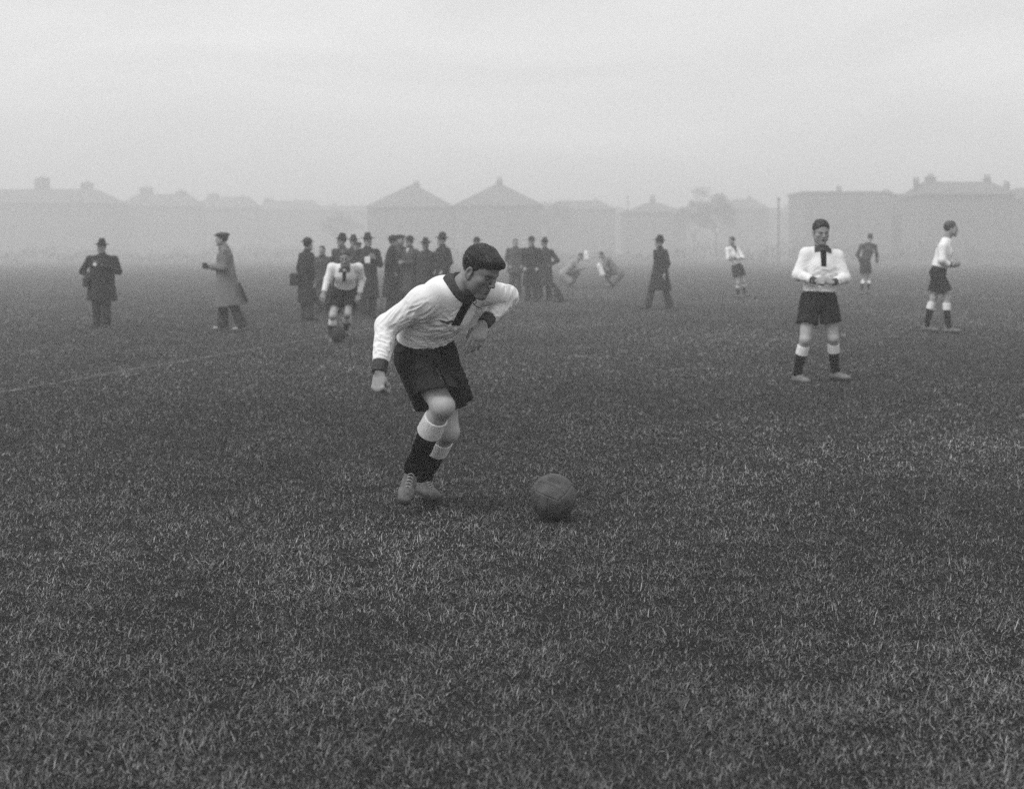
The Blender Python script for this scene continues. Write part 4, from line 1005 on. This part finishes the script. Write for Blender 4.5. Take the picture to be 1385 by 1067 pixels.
house(262, 342, 282, 265, 150, 'faint house with two chimneys third from the left', [(281, 259, 14), (321, 263, 13)], hip=.3)
house(345, 432, 285, 270, 158, 'faintest house with a round chimney fourth from the left', [(358, 266, 14), (395, 269, 9)], hip=.3)
house(497, 613, 281, 248, 112, 'foggy house with pointed hipped roof left of the player\'s head', [(560, 243, 9)], hip=.93)
house(616, 733, 279, 247, 110, 'foggy house with pointed hipped roof directly above the player\'s head', [(675, 238, 9)], hip=.93)
house(738, 832, 284, 270, 132, 'low foggy house with one thin chimney right of the pointed roofs', [(808, 267, 5)], hip=.4)
house(846, 928, 288, 273, 125, 'foggy house with short chimney above the lone man in the black coat', [(887, 263, 7)], hip=.8)
house(985, 1040, 284, 268, 138, 'small foggy house behind the distant player with folded arms', [(1020, 264, 6)], hip=.5)
house(1087, 1206, 262.5, 259, 104, 'square flat topped building in the fog above the fair footballer', [(1147, 250, 6)], flat=True)
house(1207, 1251, 266, 262.5, 106, 'lower flat topped building joined to the right of the square one', [(1212, 254, 5)], flat=True)
house(1252, 1372, 264, 243, 92, 'nearest foggy house with tall chimneys at the far right', [(1256, 238, 5), (1276, 233, 13), (1355, 234, 8)], hip=.22)
house(1378, 1480, 270, 252, 98, 'foggy house cut by the right edge of the photo', [(1381, 243, 6)], hip=.3)
house(420, 508, 286, 277, 166, 'very faint low house between the left row and the first pointed roof', [(448, 273, 5)], hip=.3)
house(722, 856, 290, 279, 168, 'very faint low terrace behind the tree and the thin chimney', [(770, 275, 5)], hip=.2)
house(915, 1000, 289, 278, 165, 'very faint low house behind the two trees in the middle', [(950, 274, 5)], hip=.25)
house(1030, 1100, 288, 280, 164, 'very faint low house behind the thin post', [(1070, 276, 5)], hip=.3)
def post(px, py, D, label):
    D *= 1.6; x = xx(px, D); zt = zz(py, D); v, f = tube([(0, 0, t) for t in np.linspace(-.2, zt, 8)], .085, 8)
    o = link('post', make_mesh('post', v, f, HM['post']), None, (x, D, 0), label=label, category='post', group='thin posts in the fog')
    v, f = Field(.03).add(Ell((0, 0, zt + .05), (.16, .16, .20))).mesh(); link('finial', make_mesh('finial', v, f, HM['frame']), o)
post(1053, 270, 78, 'thin post in the fog left of the square building'); post(849, 267, 120, 'faint post in the fog between the low house and the short chimney')

def leaves(c, r, n, g, size):
    d = g.normal(size=(n, 3)); d /= np.linalg.norm(d, axis=1)[:, None]; p = c + d * r * (g.random(n) ** .45)[:, None]
    a = g.normal(size=(n, 3)); a /= np.linalg.norm(a, axis=1)[:, None]; b_ = np.cross(a, g.normal(size=(n, 3))); b_ /= np.linalg.norm(b_, axis=1)[:, None]
    s_ = size * (.6 + .8 * g.random(n))[:, None]; v = np.stack([p - a * s_, p + b_ * s_ * .5, p + a * s_, p - b_ * s_ * .5], 1).reshape(-1, 3)
    return v, np.arange(n * 4).reshape(-1, 4), np.repeat(.6 + .8 * g.random(n), 4)
def tree(px, D, H, label, seed, dens=1.):
    D *= 2.2; H *= 1.85; g = np.random.default_rng(seed); x = xx(px, D); T_ = Field(.08)
    T_.add(Cone((0, 0, -.2), (.1, 0, H * .45), .20, .12), .05); tips = []
    for i in range(7):
        a = i * 2.4 + g.random(); z0 = H * (.3 + .2 * g.random()); e = V(cos(a) * H * .26, sin(a) * H * .22, H * (.62 + .25 * g.random()))
        T_.add(Cone((.08, 0, z0), e, .09, .04), .04); tips.append(e)
        for k in range(2): e2 = e + V(*(g.normal(size=3) * H * .10)) + V(0, 0, H * .08); T_.add(Cone(e, e2, .045, .03), .02); tips.append(e2)
    v, f = T_.mesh(); root = bpy.data.objects.new('tree', None); COL.objects.link(root); root.location = (x, D, 0); root['label'] = label; root['category'] = 'tree'; root['group'] = 'trees in the fog'
    link('trunk', make_mesh('trunk', v, f, HM['bark']), root)
    ms = [leaves(t + V(*(g.normal(size=3) * .25)), V(.95, .95, .70) * (H / 7) * (.7 + .6 * g.random()), int(240 * dens), g, .14) for t in tips]
    v, f, tn = cat(*ms); link('crown', make_mesh('crown', v, f, HM['leaf'], tn, smooth=False), root)
tree(938, 96, 5.0, 'bushy tree in the fog right of the short chimney', 1); tree(968, 92, 5.4, 'wider tree in the fog left of the small house', 2, 1.3); tree(745, 100, 5.3, 'tree in the fog beside the second pointed roof', 3)
tree(458, 104, 4.4, 'sparse tree in the fog left of the first pointed roof', 4, .7); tree(1240, 84, 4.2, 'tree in the fog before the nearest house on the right', 5, 1.2)
def hedge(px0, px1, D, H, label, seed):
    D *= 1.6; H *= 1.15; g = np.random.default_rng(seed); x0, x1 = xx(px0, D), xx(px1, D); n = int((x1 - x0) / .8); ms = []
    for i in range(n):
        hh = H * (.35 + .8 * vnoise(V(i * .35, seed, 0)) + .3 * g.random()); ms.append(leaves(V(x0 + (i + .5) * .8 - (x0 + x1) / 2, .3 * g.normal(), hh * .5), V(.75, .6, hh * .55), 170, g, .09))
    v, f, tn = cat(*ms); o = link('hedge', make_mesh('hedge', v, f, HM['leaf'], tn, smooth=False), None, ((x0 + x1) / 2, D, 0), label=label, category='hedge', group='hedges along the far side')
    sf_ = Field(.1)
    for i in range(0, n, 2): sf_.add(Cone((x0 + (i + .5) * .8 - (x0 + x1) / 2, 0, -.1), (x0 + (i + .9) * .8 - (x0 + x1) / 2, .1, H * .6), .06, .04), .02)
    v, f = sf_.mesh(); link('stems', make_mesh('stems', v, f, HM['bark']), o)
hedge(-60, 430, 96, 1.7, 'long low hedge behind the two pressmen on the left', 11); hedge(500, 900, 92, 1.5, 'low hedge behind the crowd in the middle', 12); hedge(905, 1440, 84, 2.0, 'taller hedge behind the footballers on the right', 13)
